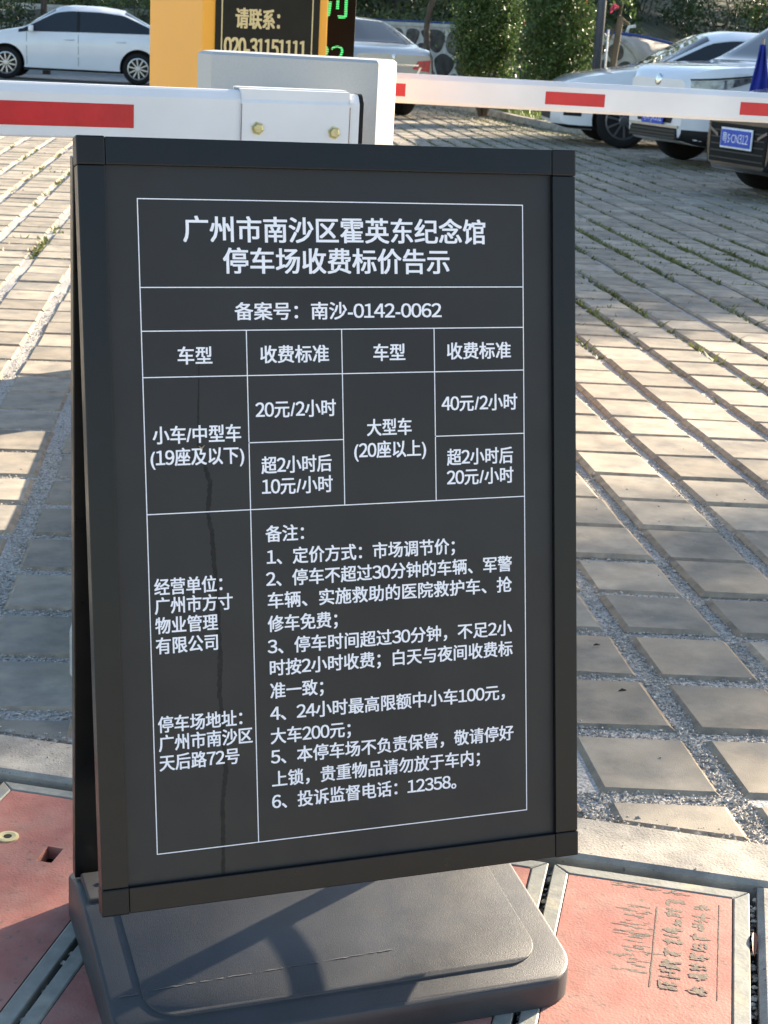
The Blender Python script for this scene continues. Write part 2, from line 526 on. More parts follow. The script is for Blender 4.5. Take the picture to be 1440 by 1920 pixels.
# paver grids
D7 = np.array([0.905, 0.416]); CS = np.array([0.2335, -0.0775]); RS = np.array([0.0575, 0.2535])
M0 = np.array([0.109, 1.739]); CL = np.array([0.2435, -0.066]); RL = np.array([0.0625, 0.2515])
pav = []
for grid, (o, cs, rs) in enumerate(((D7, CS, RS), (M0, CL, RL))):
    cu = cs / np.linalg.norm(cs); ru = rs / np.linalg.norm(rs)
    for i in range(-60, 75):
        for j in range(-12, 112):
            P = o + cs * i + rs * j
            mid = P + cs * 0.45 + rs * 0.45
            dv = mid - CAM[:2]
            dist = np.hypot(*dv)
            if dist > 30 or mid @ E2 > KB + 0.18: continue
            az = math.degrees(math.atan2(dv[0], dv[1])) - 20.3
            if abs(az) > 23 + 80 / max(dist, 1.5): continue
            t, along = isl(mid)
            if along > -0.25:
                if grid == 0 and t < 0.86: continue
                if grid == 1 and t > 0.12: continue
            else:
                if grid == 0 and t < 0.37: continue
                if grid == 1 and t > 0.35: continue
            pav.append((dist, grid, i, j, P))
pav.sort(key=lambda q: q[0])

def paver_poly(P, cs, rs, near):
    cu = cs / np.linalg.norm(cs); ru = rs / np.linalg.norm(rs)
    w = 0.2105 + random.uniform(-.002, .002)
    gap = (0.031 if near else 0.009) + random.uniform(-.003, .003)
    d = np.linalg.norm(rs) - gap
    a = math.radians(random.gauss(0, 0.5))
    q = [P, P + cu * w, P + cu * w + ru * d, P + ru * d]
    m = sum(q) / 4 + np.array([random.gauss(0, .0015), random.gauss(0, .0015)])
    c, s_ = math.cos(a), math.sin(a)
    mm = sum(q) / 4
    return [tuple(m + np.array([c * (p - mm)[0] - s_ * (p - mm)[1], s_ * (p - mm)[0] + c * (p - mm)[1]])) for p in q]

def visible_paver(c):
    px, py, d = project((c[0], c[1], 0))
    if not (-60 < px < 1500 and 160 < py < 1700): return False
    if 165 < px < 1060 and py > 250: return False
    if 300 < px < 735: return False
    if py < 262 and px < 300: return False
    return True

stuff_v, stuff_f, stuff_r, stuff_m = [], [], [], []
n_ind = 0
near_cells = []
for dist, grid, i, j, P in pav:
    cs, rs = ((CS, RS), (CL, RL))[grid]
    poly = paver_poly(P, cs, rs, dist < (3.7 if grid == 0 else 4.2))
    cen = np.mean(np.array(poly), 0)
    near_cells.append((dist, P, cs, rs, poly))
    z = random.gauss(0.0, 0.0016)
    if min(-(np.array(q) @ E2) for q in poly) < -(KB - 0.004):          # cut along the kerb
        poly = clip(poly, E2, KB - 0.006)
        if len(poly) < 3 or abs(area(poly)) < 0.004: continue
    tiltx, tilty = random.gauss(0, 0.006), random.gauss(0, 0.006)
    def T(p, cen=cen): return (p[0], p[1], p[2] + z + (p[0] - cen[0]) * tiltx + (p[1] - cen[1]) * tilty)
    if area(poly) < 0: poly = poly[::-1]
    g = G(); g.prism(poly, -0.052, 0.0, 0.0085, T)
    np_ = len(poly); slots = [1] * (2 * np_) + [0, 1]
    if n_ind < 300 and dist < 14 and visible_paver(cen):
        n_ind += 1
        po = g.build('paver', 'paver', yard_root)
        po.data.materials.append(MT['paver_edge']); po.data.polygons.foreach_set('material_index', slots)
    else:
        n = len(stuff_v)
        stuff_v += g.v; stuff_f += [tuple(k + n for k in q) for q in g.f]; stuff_r += [random.random()] * len(g.f); stuff_m += slots
fp = tag(obj('farther_pavers', stuff_v, stuff_f, 'paver', yard_root, attr=stuff_r), kind='stuff')
fp.data.materials.append(MT['paver_edge']); fp.data.polygons.foreach_set('material_index', stuff_m)

# pebbles in the joints
OCT_V = np.array([(1, 0, 0), (-1, 0, 0), (0, 1, 0), (0, -1, 0), (0, 0, 1), (0, 0, -1)], float)
OCT_F = np.array([(0, 2, 4), (2, 1, 4), (1, 3, 4), (3, 0, 4), (2, 0, 5), (1, 2, 5), (3, 1, 5), (0, 3, 5)])
def pebbles(name, P, size, parent=None, m='pebble'):
    n = len(P)
    V = OCT_V[None] * rng.uniform(0.55, 1.3, (n, 6, 1))
    a = rng.uniform(0, 6.28, n); c, s_ = np.cos(a), np.sin(a)
    X = V[..., 0] * c[:, None] - V[..., 1] * s_[:, None]; Y = V[..., 0] * s_[:, None] + V[..., 1] * c[:, None]
    W = np.stack([X * 1.15, Y * 0.85, V[..., 2] * 0.7], -1) * size[:, None, None] + P[:, None, :]
    F = (OCT_F[None] + (np.arange(n) * 6)[:, None, None]).reshape(-1, 3)
    return obj(name, W.reshape(-1, 3), F, m, parent, attr=np.repeat(rng.random(n), 8))
pts = []
for dist, P, cs, rs, poly in near_cells:
    if dist > 7.5: break
    px, py, _ = project((*np.mean(np.array(poly), 0), 0))
    if not (-120 < px < 1560): continue
    k = int(850 if dist < 3.2 else 420 if dist < 4.6 else 90)
    u = np.where(rng.random(k) < 0.62, rng.uniform(0.84, 1.03, k), rng.uniform(0, 1, k))
    w = np.where(u > 0.84, rng.uniform(0, 1, k), rng.uniform(0.86, 1.03, k))
    Q = P[None] + u[:, None] * cs[None] + w[:, None] * rs[None]
    Q = Q[(Q @ E2) < KB - 0.004]
    if len(Q) == 0: continue
    pts.append(np.c_[Q, np.array([bed_z(q_) for q_ in Q]) + rng.uniform(-0.0005, 0.0040, len(Q))])
pts = np.vstack(pts)
sz = rng.uniform(0.0011, 0.0040, len(pts)) * np.where(rng.random(len(pts)) < .05, 1.6, 1)
tag(pebbles('joint_gravel', pts, sz), 'pale grey chippings filling the joints between the pavers', 'gravel', kind='stuff')
# chippings along the kerb and in the gaps round the covers
Q = []
for _ in range(1500):
    a = random.uniform(-0.6, 1.3); Q.append((*kb(a, KB - random.uniform(0.0, 0.035)), random.uniform(-.008, 0.0)))
for _ in range(500):
    Q.append((*kb(random.uniform(-0.45, 0.80), KF + random.uniform(0.003, 0.02)), -0.03 + random.uniform(0, .012)))
for a0 in (-0.0935, 0.2055, 0.5055, 0.806):
    for _ in range(150):
        Q.append((*kb(a0 + random.gauss(0, .0022), random.uniform(-0.55, 0.1)), -0.014 + random.uniform(-.012, .006)))
Q = np.array(Q)
tag(pebbles('edge_chippings', Q, rng.uniform(0.0025, 0.0065, len(Q))), 'grey chippings lying along the kerb and in the cover gaps', 'gravel', kind='stuff')
# stray chips and crumbs on the pavers
Q = []
for _ in range(420):
    x, y = random.uniform(-0.1, 2.4), random.uniform(0.5, 3.2)
    if np.array((x, y)) @ E2 < KB: Q.append((x, y, 0.001))
for _ in range(30):
    Q.append((*kb(random.uniform(-.5, 1.1), random.uniform(KB, KF)), 0.008))
Q = np.array(Q)
tag(pebbles('stray_chips', Q, rng.uniform(0.001, 0.0035, len(Q))), 'tiny stray stone chips scattered over pavers and kerb', 'gravel', kind='stuff')

# grass in the farther joints
def blades(name, P, h, w, m, parent=None, lean=0.5):
    n = len(P)
    a = rng.uniform(0, 6.28, n); d = np.c_[np.cos(a), np.sin(a), np.zeros(n)]
    ln = rng.normal(0, lean, (n, 2)) * h[:, None]
    tip = P + np.c_[ln, h]
    V = np.stack([P - d * w[:, None], P + d * w[:, None], tip], 1)
    F = np.arange(n * 3).reshape(-1, 3)
    return obj(name, V.reshape(-1, 3), F, m, parent, attr=rng.random(n))
Q = []
for dist, grid, i, j, P in pav:
    if dist < 4.2 or dist > 24: continue
    cs, rs = ((CS, RS), (CL, RL))[grid]
    px, py, _ = project((P[0], P[1], 0))
    if not (-60 < px < 1500): continue
    dens = 0.5 + 0.5 * math.sin(P[0] * 1.7 + 2 * math.sin(P[1] * 0.9)) + random.uniform(-.5, .5)
    if grid == 1: dens -= 0.75
    k = int(max(0, dens) * (70 if dist < 12 else 26) * min(1, (dist - 5.6) / 3.0))
    for _ in range(k):
        q = P + cs * (0.93 + random.gauss(0, .025)) + rs * random.random() if random.random() < 0.8 else P + cs * random.random() + rs * (0.96 + random.gauss(0, .015))
        Q.append((q[0], q[1], -0.014 if grid == 0 else -.006))
Q = np.array(Q)
tag(blades('joint_grass', Q, rng.uniform(0.012, 0.034, len(Q)), rng.uniform(0.005, 0.014, len(Q)), 'moss', lean=0.8),
    'short green grass growing in the joints of the farther pavers', 'grass', kind='stuff')

# ------------------------------------------------------------------ red cover plates
def cover(a0, a1, label, deco=None):
    b0, b1 = -0.5555, 0.12
    r = tag(empty('cover_plate', (*kb((a0 + a1) / 2, (b0 + b1) / 2), 0)), label, 'cover plate', 'red trench covers in front of the kerb')
    e = 0.0245
    quads = [[(a0, b0), (a1, b0), (a1 - e, b0 + e), (a0 + e, b0 + e)], [(a1, b0), (a1, b1), (a1 - e, b1 - e), (a1 - e, b0 + e)],
             [(a1, b1), (a0, b1), (a0 + e, b1 - e), (a1 - e, b1 - e)], [(a0, b1), (a0, b0), (a0 + e, b0 + e), (a0 + e, b1 - e)]]
    for q in quads:
        p = [kb(*c) for c in q]
        if area(p) < 0: p = p[::-1]
        g = G(); g.prism(inset(p, 0.0006), -0.045, 0.0, 0.0015); g.build('steel_edge', 'plate_edge', r)
    p = [kb(a0 + e + .001, b0 + e + .001), kb(a0 + e + .001, b1 - e - .001), kb(a1 - e - .001, b1 - e - .001), kb(a1 - e - .001, b0 + e + .001)]
    if area(p) < 0: p = p[::-1]
    if deco == 'holes':
        # panel with a round and a slotted opening: tiles round the openings
        A0, A1, B0, B1 = a0 + e + .001, a1 - e - .001, b0 + e + .001, b1 - e - .001
        sa0, sa1, sb0, sb1 = -0.2365, -0.2115, -0.378, -0.333
        g = G()
        for (x0, x1, y0, y1) in ((A0, sa0, B0, B1), (sa1, A1, B0, B1), (sa0, sa1, B0, sb0), (sa0, sa1, sb1, B1)):
            q = [kb(x0, y0), kb(x0, y1), kb(x1, y1), kb(x1, y0)]
            if area(q) < 0: q = q[::-1]
            g.add([(x, y, -0.0012) for x, y in q] , [(0, 1, 2, 3)])
        for q in ([(sa0, sb0), (sa0, sb1)], [(sa1, sb1), (sa1, sb0)], [(sa0, sb1), (sa1, sb1)], [(sa1, sb0), (sa0, sb0)]):
            (x0, y0), (x1, y1) = kb(*q[0]), kb(*q[1])
            g.add([(x0, y0, -.0012), (x1, y1, -.0012), (x1, y1, -.022), (x0, y0, -.022)], [(0, 1, 2, 3)])
        panel = g.build('red_panel', 'red_plate', r)
        c = kb(-0.305, -0.386)
        g = G(); g.lathe([(0.0165, -0.002), (0.0165, 0.0006), (0.012, 0.0012), (0.010, 0.0008), (0.0065, 0.0004)], (*c, 0), (0, 0, 1)); g.build('eyelet_ring', 'ring', r)
        g = G(); g.lathe([(0.0062, 0.0), (0.0062, 0.0009)], (*c, 0), (0, 0, 1), 16); g.build('eyelet_hole', 'hole', r)
    else:
        g = G(); g.prism(p, -0.02, -0.0012)
        panel = g.build('red_panel', 'red_plate', r)
    return r
c_left = cover(-0.3905, -0.0985, 'red cover plate with a cream eyelet and a slot, left of the sign base', 'holes')
cover(-0.6905, -0.3985, 'red cover plate only just showing at the left edge of the picture')
cover(-0.0905, 0.2005, 'red cover plate mostly under the left half of the black sign base')
cover(0.2085, 0.5005, 'red cover plate mostly under the right half of the black sign base')
c_right = cover(0.5085, 0.8005, 'red cover plate with worn sideways stamped lettering, right of the black sign base')
# worn stamped lettering on the right cover: strokes run sideways
def blot(a, b, la, lb, n=14, jag=0.35):
    o = []
    ph = random.uniform(0, 6)
    for k in range(n):
        t = 2 * math.pi * k / n
        r_ = 1 + jag * math.sin(3 * t + ph) * 0.5 + random.uniform(-jag, jag) * 0.5
        o.append(kb(a + la * r_ * math.cos(t), b + lb * r_ * math.sin(t)))
    return o
def stroke(a0_, b0_, a1_, b1_, w_, zz_):
    n = 9; d_ = np.array([a1_ - a0_, b1_ - b0_]); L0 = np.linalg.norm(d_); nn = np.array([-d_[1], d_[0]]) / L0
    l_, r2 = [], []
    for k in range(n + 1):
        c_ = np.array([a0_, b0_]) + d_ * k / n + nn * random.gauss(0, w_ * .25); e_ = w_ * random.uniform(.35, 1.1) * (1 if 0 < k < n else .4)
        l_.append((*kb(*(c_ - nn * e_)), zz_)); r2.append((*kb(*(c_ + nn * e_)), zz_))
    g.add(l_ + r2, [(k, k + 1, n + 2 + k, n + 1 + k) for k in range(n)])
g = G()
b_ = -0.503
for k in range(9):
    for half in (0.690, 0.727):
        for m_ in range(random.choice((3, 4, 4))):
            zz_ = -0.0010 + 0.0000045 * len(g.f) / 4
            if random.random() < .62:
                bb = b_ + random.uniform(.002, .023); stroke(half + random.uniform(-.012, -.004), bb, half + random.uniform(.010, .020), bb + random.uniform(-.004, .004), random.uniform(.0024, .0046), zz_)
            else:
                aa = half + random.uniform(-.010, .012); stroke(aa, b_ + random.uniform(0, .006), aa + random.uniform(-.003, .003), b_ + random.uniform(.015, .025), random.uniform(.0024, .0044), zz_)
    b_ += 0.0272
for (a_, b0_, b1_, w_) in ((0.668, -0.475, -0.262, 0.0014), (0.757, -0.508, -0.255, 0.0010)):
    n = 26
    L_ = [kb(a_ - w_ * random.uniform(.3, 1), b0_ + (b1_ - b0_) * k / n) for k in range(n + 1)]
    R_ = [kb(a_ + w_ * random.uniform(.3, 1), b0_ + (b1_ - b0_) * k / n) for k in range(n + 1)]
    g.add([(*q, -0.0006) for q in L_ + R_], [(k, k + 1, n + 2 + k, n + 1 + k) for k in range(n)])
tag(g.build('stamped_lettering', 'plate_wear', c_right), kind='stuff')
g = G()
for _ in range(60):
    a_, b_ = random.gauss(0.640, 0.014), random.uniform(-0.47, -0.29)
    p = blot(a_, b_, random.uniform(.002, .012), random.uniform(.0008, .0022), 9, 0.8)
    g.add([(x, y, -0.0011 + 0.000004 * len(g.f)) for x, y in p], [tuple(range(len(p)))])
for _ in range(30):
    a_, b_ = random.uniform(0.60, 0.72), random.gauss(-0.523, 0.004)
    p = blot(a_, b_, random.uniform(.002, .009), random.uniform(.0008, .0018), 9, 0.8)
    g.add([(x, y, -0.0011 + 0.000004 * len(g.f)) for x, y in p], [tuple(range(len(p)))])
tag(g.build('scuff_marks', 'plate_wear', c_right), kind='stuff')

# dry leaf stuck in the gap right of the lettered cover
n = 9; v = []; f = []
for k in range(n):
    t = k / (n - 1); w_ = 0.0085 * math.sin(math.pi * min(1, t * 0.95 + 0.05)) ** 0.7 * (1 + random.uniform(-.2, .2))
    for s_ in (-1, 0, 1):
        p = kb(0.806 + s_ * w_ * 0.45, -0.440 + 0.062 * t); v.append((p[0], p[1], -0.001 + 0.003 * abs(s_) + 0.002 * math.sin(t * 5)))
for k in range(n - 1):
    for s_ in range(2): f.append((k * 3 + s_, k * 3 + s_ + 1, (k + 1) * 3 + s_ + 1, (k + 1) * 3 + s_))
tag(obj('dry_leaf', v, f, 'dead_leaf', smooth=True), 'curled red-brown dry leaf stuck in the gap beside the lettered red cover', 'leaf')
# crumbs / beetles-sized leaf bits on the pavers and the kerb
for (x, y, s_, lab) in ((1.205, 1.02, .010, 'dark seed husk on a paver right of the sign, near its edge'), (1.05, .86, .012, 'brown husk lying in the chippings joint right of the sign'),
                        (1.145, .79, .011, 'dark crumb on the shaded paver corner right of the sign'), (0.045, .742, .010, 'small dark clip on the concrete kerb left of the sign')):
    g = G(); g.tube([(x - s_ * .7, y, .003), (x, y + s_ * .15, .004), (x + s_ * .7, y - .1 * s_, .003)], [.0010, .0024, .0008], 6)
    tag(g.build('leaf_crumb', 'pit'), lab, 'debris', 'small debris on the ground')

# ------------------------------------------------------------------ traffic island under the barrier
d = np.array([0.241, 0.9705]); r_ = np.array([0.9705, -0.241]); o = np.array([0.105, 1.0])
W_ = 0.86; prof = []
for k in range(13):
    t = math.pi * k / 12
    prof.append(tuple(o + r_ * (W_ / 2 - W_ / 2 * math.cos(t)) + d * (0.10 - 0.14 * math.sin(t))))
prof += [tuple(o + r_ * W_ + d * 4.6), tuple(o + d * 4.6)]
island = tag(empty('traffic_island', (*(o + r_ * .37 + d * 2), 0)), 'raised pale concrete island that carries the barrier and the yellow cabinet', 'traffic island')
g = G(); g.prism(prof, -0.06, 0.10, 0.012); g.build('island_block', 'island', island)

# ================================================================== PAVEMENT SIGN
TH = 0.201931; BW, BH, BZ = 0.65, 0.947, 0.135
def B(u, v, n=0.0):
    return (u, v * math.sin(TH) - n * math.cos(TH), BZ + v * math.cos(TH) + n * math.sin(TH))
sign = tag(empty('pavement_sign', (0.315, 0.07, 0)), 'black framed parking tariff sign with white Chinese text on a black plastic base', 'sign')
def bbox_uvn(u0, u1, v0, v1, n0, n1, bev, name, m, parent):
    g = G(); g.box(((u0 + u1) / 2, (v0 + v1) / 2, (n0 + n1) / 2), (u1 - u0, v1 - v0, n1 - n0), bev)
    return g.build(name, m, parent, T=lambda p: B(*p))
FW = 0.034; FD = 0.027
for (u0, v0) in ((0, 0), (BW - FW, 0), (0, BH - FW), (BW - FW, BH - FW)):
    bbox_uvn(u0, u0 + FW, v0, v0 + FW, -FD, 0.0, 0.0022, 'corner_cap', 'corner', sign)
eps = 0.0005
for (u0, u1, v0, v1) in ((FW + eps, BW - FW - eps, BH - FW + .0008, BH - .0008), (FW + eps, BW - FW - eps, .0008, FW - .0008),
                         (.0008, FW - .0008, FW + eps, BH - FW - eps), (BW - FW + .0008, BW - .0008, FW + eps, BH - FW - eps)):
    bbox_uvn(u0, u1, v0, v1, -FD + .001, -0.0009, 0.0012, 'frame_bar', 'frame', sign)
poster = bbox_uvn(0.026, BW - 0.026, 0.026, BH - 0.026, -0.016, -0.0085, 0, 'poster', 'poster', sign)
PN = -0.0082
g = G()
LT = 0.00118
def rule(u0, v0, u1, v1):
    if abs(u1 - u0) > abs(v1 - v0): q = [(u0, v0 - LT / 2), (u1, v1 - LT / 2), (u1, v1 + LT / 2), (u0, v0 + LT / 2)]
    else: q = [(u0 - LT / 2, v0), (u0 + LT / 2, v0), (u1 + LT / 2, v1), (u1 - LT / 2, v1)]
    g.add([B(u, v, PN) for u, v in q], [(0, 1, 2, 3)] if abs(u1 - u0) > abs(v1 - v0) else [(0, 1, 2, 3)])
TX = (0.072, 0.2024, 0.326, 0.451, 0.5767); TY = (0.875, 0.7696, 0.7172, 0.6614, 0.5783, 0.4948, 0.0695); h_ = LT / 2
rule(TX[0] - h_, TY[0], TX[4] + h_, TY[0]); rule(TX[0] - h_, TY[6], TX[4] + h_, TY[6])
rule(TX[0], TY[6] + h_, TX[0], TY[0] - h_); rule(TX[4], TY[6] + h_, TX[4], TY[0] - h_)
for y_ in (TY[1], TY[2], TY[3], TY[5]): rule(TX[0] + h_, y_, TX[4] - h_, y_)
rule(TX[1] + h_, TY[4], TX[2] - h_, TY[4]); rule(TX[3] + h_, TY[4], TX[4] - h_, TY[4])
for x_ in TX[1:4]:
    rule(x_, TY[3] + h_, x_, TY[2] - h_)
    if x_ == TX[3] or x_ == TX[1]:
        rule(x_, TY[4] + h_, x_, TY[3] - h_); rule(x_, TY[5] + h_, x_, TY[4] - h_)
    else: rule(x_, TY[5] + h_, x_, TY[3] - h_)
rule(TX[1], TY[6] + h_, TX[1], TY[5] - h_)
g.build('table_rules', 'print', poster)
LINES = [("广州市南沙区霍英东纪念馆", 0.1265, 0.5238, 0.8399, 'T'), ("停车场收费标价告示", 0.1751, 0.4735, 0.8020, 'T'), ("备案号：南沙-0142-0062", 0.1882, 0.4617, 0.7404, 'S'),
    ("车型", 0.1155, 0.1587, 0.6872, 'S'), ("收费标准", 0.2194, 0.3088, 0.6872, 'S'), ("车型", 0.3678, 0.4111, 0.6874, 'S'), ("收费标准", 0.4684, 0.5586, 0.6878, 'S'),
    ("小车/中型车", 0.0818, 0.1925, 0.5911, 'S'), ("(19座及以下)", 0.0784, 0.1959, 0.5639, 'S'), ("20元/2小时", 0.2117, 0.3166, 0.6191, 'S'), ("超2小时后", 0.2175, 0.3096, 0.5496, 'S'),
    ("10元/小时", 0.2176, 0.3105, 0.5230, 'S'), ("大型车", 0.3575, 0.4184, 0.5923, 'S'), ("(20座以上)", 0.3398, 0.4379, 0.5640, 'S'), ("40元/2小时", 0.4601, 0.5672, 0.6205, 'S'),
    ("超2小时后", 0.4666, 0.5605, 0.5505, 'S'), ("20元/小时", 0.4663, 0.5610, 0.5243, 'S'), ("备注：", 0.2209, 0.2711, 0.4632, 'N'), ("1、定价方式：市场调节价；", 0.2217, 0.4764, 0.4342, 'N'),
    ("2、停车不超过30分钟的车辆、军警", 0.2203, 0.5577, 0.4064, 'N'), ("车辆、实施救助的医院救护车、抢", 0.2217, 0.5575, 0.3787, 'N'), ("修车免费；", 0.2210, 0.3135, 0.3490, 'N'),
    ("3、停车时间超过30分钟，不足2小", 0.2203, 0.5570, 0.3203, 'N'), ("时按2小时收费；白天与夜间收费标", 0.2224, 0.5576, 0.2926, 'N'), ("准一致；", 0.2223, 0.2929, 0.2632, 'N'),
    ("4、24小时最高限额中小车100元，", 0.2216, 0.5459, 0.2343, 'N'), ("大车200元；", 0.2215, 0.3286, 0.2048, 'N'), ("5、本停车场不负责保管，敬请停好", 0.2211, 0.5581, 0.1782, 'N'),
    ("上锁，贵重物品请勿放于车内；", 0.2219, 0.5090, 0.1490, 'N'), ("6、投诉监督电话：12358。", 0.2212, 0.4746, 0.1200, 'N'), ("经营单位：", 0.0782, 0.1639, 0.4049, 'N'),
    ("广州市方寸", 0.0781, 0.1766, 0.3815, 'N'), ("物业管理", 0.0780, 0.1570, 0.3569, 'N'), ("有限公司", 0.0779, 0.1563, 0.3317, 'N'), ("停车场地址：", 0.0776, 0.1851, 0.2330, 'N'),
    ("广州市南沙区", 0.0779, 0.1979, 0.2093, 'N'), ("天后路72号", 0.0781, 0.1802, 0.1845, 'N')]
SIZES = {'T': 0.0335, 'S': 0.0232, 'N': 0.0222}
for s_, u0, u1, vm_, k in LINES:
    size = SIZES[k]
    V, F = text_mesh(s_, size)
    x0, x1 = V[:, 0].min(), V[:, 0].max()
    bw = 0.0195 * size
    sx = (u1 - u0 - 2 * bw) / (x1 - x0)
    VV, FF = [], []
    for q, (dx, dy) in enumerate(((-1, -.6), (1, -.6), (-1, .6), (1, .6), (0, 0))):      # heavier strokes
        FF += [tuple(i + len(VV) for i in f_) for f_ in F]
        VV += [B(u0 + bw + (p[0] - x0) * sx + dx * bw, vm_ + p[1] - 0.38 * size + dy * bw, PN + q * 0.00003) for p in V]
    obj('lettering', VV, FF, 'print', poster)
# dried water run down the poster
ST = [(0.1418, 0.7043, .0005), (0.1414, 0.6654, .0008), (0.1391, 0.6068, .0016), (0.1389, 0.5773, .0022), (0.145, 0.5541, .0028), (0.1524, 0.5307, .0042), (0.1506, 0.5143, .0038), (0.1481, 0.4946, .0034),
      (0.1527, 0.4678, .0040), (0.1544, 0.4278, .0038), (0.1575, 0.3941, .0040), (0.1576, 0.3471, .0038), (0.1593, 0.3065, .0040), (0.1568, 0.2661, .0038), (0.16, 0.2318, .0036), (0.1605, 0.1977, .0040),
      (0.1624, 0.1632, .0042), (0.1573, 0.1294, .0034), (0.1569, 0.0881, .0034), (0.1555, 0.0329, .0030)]
sv = np.array([p[1] for p in ST])[::-1]; su = np.array([p[0] for p in ST])[::-1]; sw = np.array([p[2] for p in ST])[::-1]
vs = np.linspace(0.0345, 0.70, 260); v = []
for q in vs:
    c_ = np.interp(q, sv, su); w_ = np.interp(q, sv, sw)
    v.append(B(c_ - w_ * random.uniform(.55, 1.15) * .95, q, PN - 0.00015)); v.append(B(c_ + w_ * random.uniform(.55, 1.15) * .8, q, PN - 0.00015))
obj('water_stain', v, [(2 * k, 2 * k + 1, 2 * k + 3, 2 * k + 2) for k in range(len(vs) - 1)], 'stain', poster)
g = G(); g.tube([B(.1385, .5765, PN + .001), B(.1420, .5735, PN + .002), B(.1455, .577, PN + .001)], [.0004, .0012, .0004], 6); g.build('dried_debris', 'tan', poster)
bbox_uvn(0.03, BW - .03, 0.03, BH - .03, -0.021, -0.0165, 0, 'back_board', 'cladding', sign)

# rear stand: upright open frame behind the board
def wbox(x0, x1, y0, y1, z0, z1, bev, name, m, parent):
    g = G(); g.box(((x0 + x1) / 2, (y0 + y1) / 2, (z0 + z1) / 2), (x1 - x0, y1 - y0, z1 - z0), bev)
    return g.build(name, m, parent)
for x0 in (0.0, BW - 0.032):
    wbox(x0, x0 + 0.032, 0.2145, 0.2345, 0.072, 1.035, 0.0015, 'rear_post', 'frame', sign)
wbox(0.033, BW - 0.033, 0.216, 0.233, 1.003, 1.034, 0.0015, 'rear_top_rail', 'frame', sign)
g = G()
n = 12; v = []
for k in range(n + 1):
    t = k / n; y_ = 0.052 + (0.212 - 0.052) * t; z_ = 0.168 + 0.026 * t - 0.003 * math.sin(math.pi * t)
    for x_ in (0.604, 0.640): v += [(x_, y_, z_), (x_, y_, z_ + 0.003)]
f = []
for k in range(n):
    a_ = 4 * k; b2 = a_ + 4
    f += [(a_, a_ + 2, b2 + 2, b2), (a_ + 1, b2 + 1, b2 + 3, a_ + 3), (a_, b2, b2 + 1, a_ + 1), (a_ + 2, a_ + 3, b2 + 3, b2 + 2)]
obj('side_strap', v, f, 'rubber', sign)

# base
def base_z(y):
    if y > 0.19: return 0.078 - (y - 0.19) * (0.033 / 0.10)
    if y > 0.125: return 0.078
    return 0.078 - (0.125 - y) * (0.042 / 0.265)
def slab(x0, x1, y0, y1, r_f, r_b, zf, zbot, name, m, parent, bev=0.006):
    ys = set(np.linspace(y0 + bev, y1 - bev, 30).tolist())
    for k in range(9):
        t = math.pi / 2 * k / 8
        ys.add(y0 + bev + r_f * (1 - math.cos(t))); ys.add(y1 - bev - r_b * (1 - math.cos(t)))
    ys |= {y0, y0 + bev * .35, y1, y1 - bev * .35}
    ys = sorted(ys); rows = []
    for y in ys:
        xl, xr = x0, x1
        yy = min(max(y, y0), y1)
        if yy < y0 + r_f:
            dx = r_f - math.sqrt(max(0, r_f ** 2 - (y0 + r_f - yy) ** 2)); xl += dx; xr -= dx
        if yy > y1 - r_b:
            dx = r_b - math.sqrt(max(0, r_b ** 2 - (yy - y1 + r_b) ** 2)); xl += dx; xr -= dx
        e = min(y - y0, y1 - y)
        dz = 0.0 if e >= bev else bev * (1 - math.sqrt(max(0, 1 - (1 - e / bev) ** 2)))
        z = zf(y) - dz
        row = [(xl, y, zbot), (xl, y, z - bev), (xl + bev * .3, y, z - bev * .3), (xl + bev, y, z), ((xl + xr) / 2, y, z), (xr - bev, y, z), (xr - bev * .3, y, z - bev * .3), (xr, y, z - bev), (xr, y, zbot)]
        rows.append(row)
    n = 9; v = [p for r in rows for p in r]; f = []
    for k in range(len(rows) - 1):
        for i in range(n - 1): f.append((k * n + i, (k + 1) * n + i, (k + 1) * n + i + 1, k * n + i + 1)[::-1])
        f.append((k * n, k * n + n - 1, (k + 1) * n + n - 1, (k + 1) * n)[::-1])
    f.append(tuple(range(n))[::-1]); f.append(tuple(range((len(rows) - 1) * n, len(rows) * n)))
    return obj(name, v, f, m, parent, smooth=False)
def smooth_by_angle(o, ang=35):
    me = o.data
    me.polygons.foreach_set('use_smooth', [True] * len(me.polygons))
    bm = bmesh.new(); bm.from_mesh(me)
    for e in bm.edges:
        e.smooth = not (len(e.link_faces) == 2 and e.calc_face_angle(0) > rad(ang))
    bm.to_mesh(me); bm.free()
base = slab(-0.004, 0.601, -0.134, 0.292, 0.058, 0.05, base_z, 0.0, 'weighted_base', 'base', sign)
smooth_by_angle(base)
inner = slab(0.040, 0.562, -0.094, 0.122, 0.045, 0.006, lambda y: base_z(y) + 0.0026, 0.03, 'raised_base_panel', 'base', base, 0.0012)
smooth_by_angle(inner)
wbox(0.006, 0.591, 0.136, 0.206, 0.070, 0.0835, 0.002, 'hinge_plate', 'base_smooth', base)
for x_ in (0.030, 0.575):
    g = G(); g.lathe([(0.0001, .083), (0.0055, .084), (0.005, .0862), (0.0001, .0875)], (x_, .172, 0), (0, 0, 1), 14); g.build('screw', 'steel', base, True)

v = []; n = 60
for k in range(n + 1):
    x_ = 0.012 + 0.36 * k / n; y_ = -0.047 + 0.010 * k / n + random.gauss(0, .0004); w_ = 0.0013 * random.uniform(.1, 1.1)
    zz_ = base_z(y_) + (0.0031 if x_ > .041 else .0005)
    v += [(x_, y_ - w_, zz_), (x_, y_ + w_, zz_)]
obj('scuff_line', v, [(2 * k, 2 * k + 2, 2 * k + 3, 2 * k + 1) for k in range(n) if random.random() < .9 and abs(v[2 * k][0] - .041) > .007], mat('grey_scuff', (0.075, 0.077, 0.08), 0.7), inner)

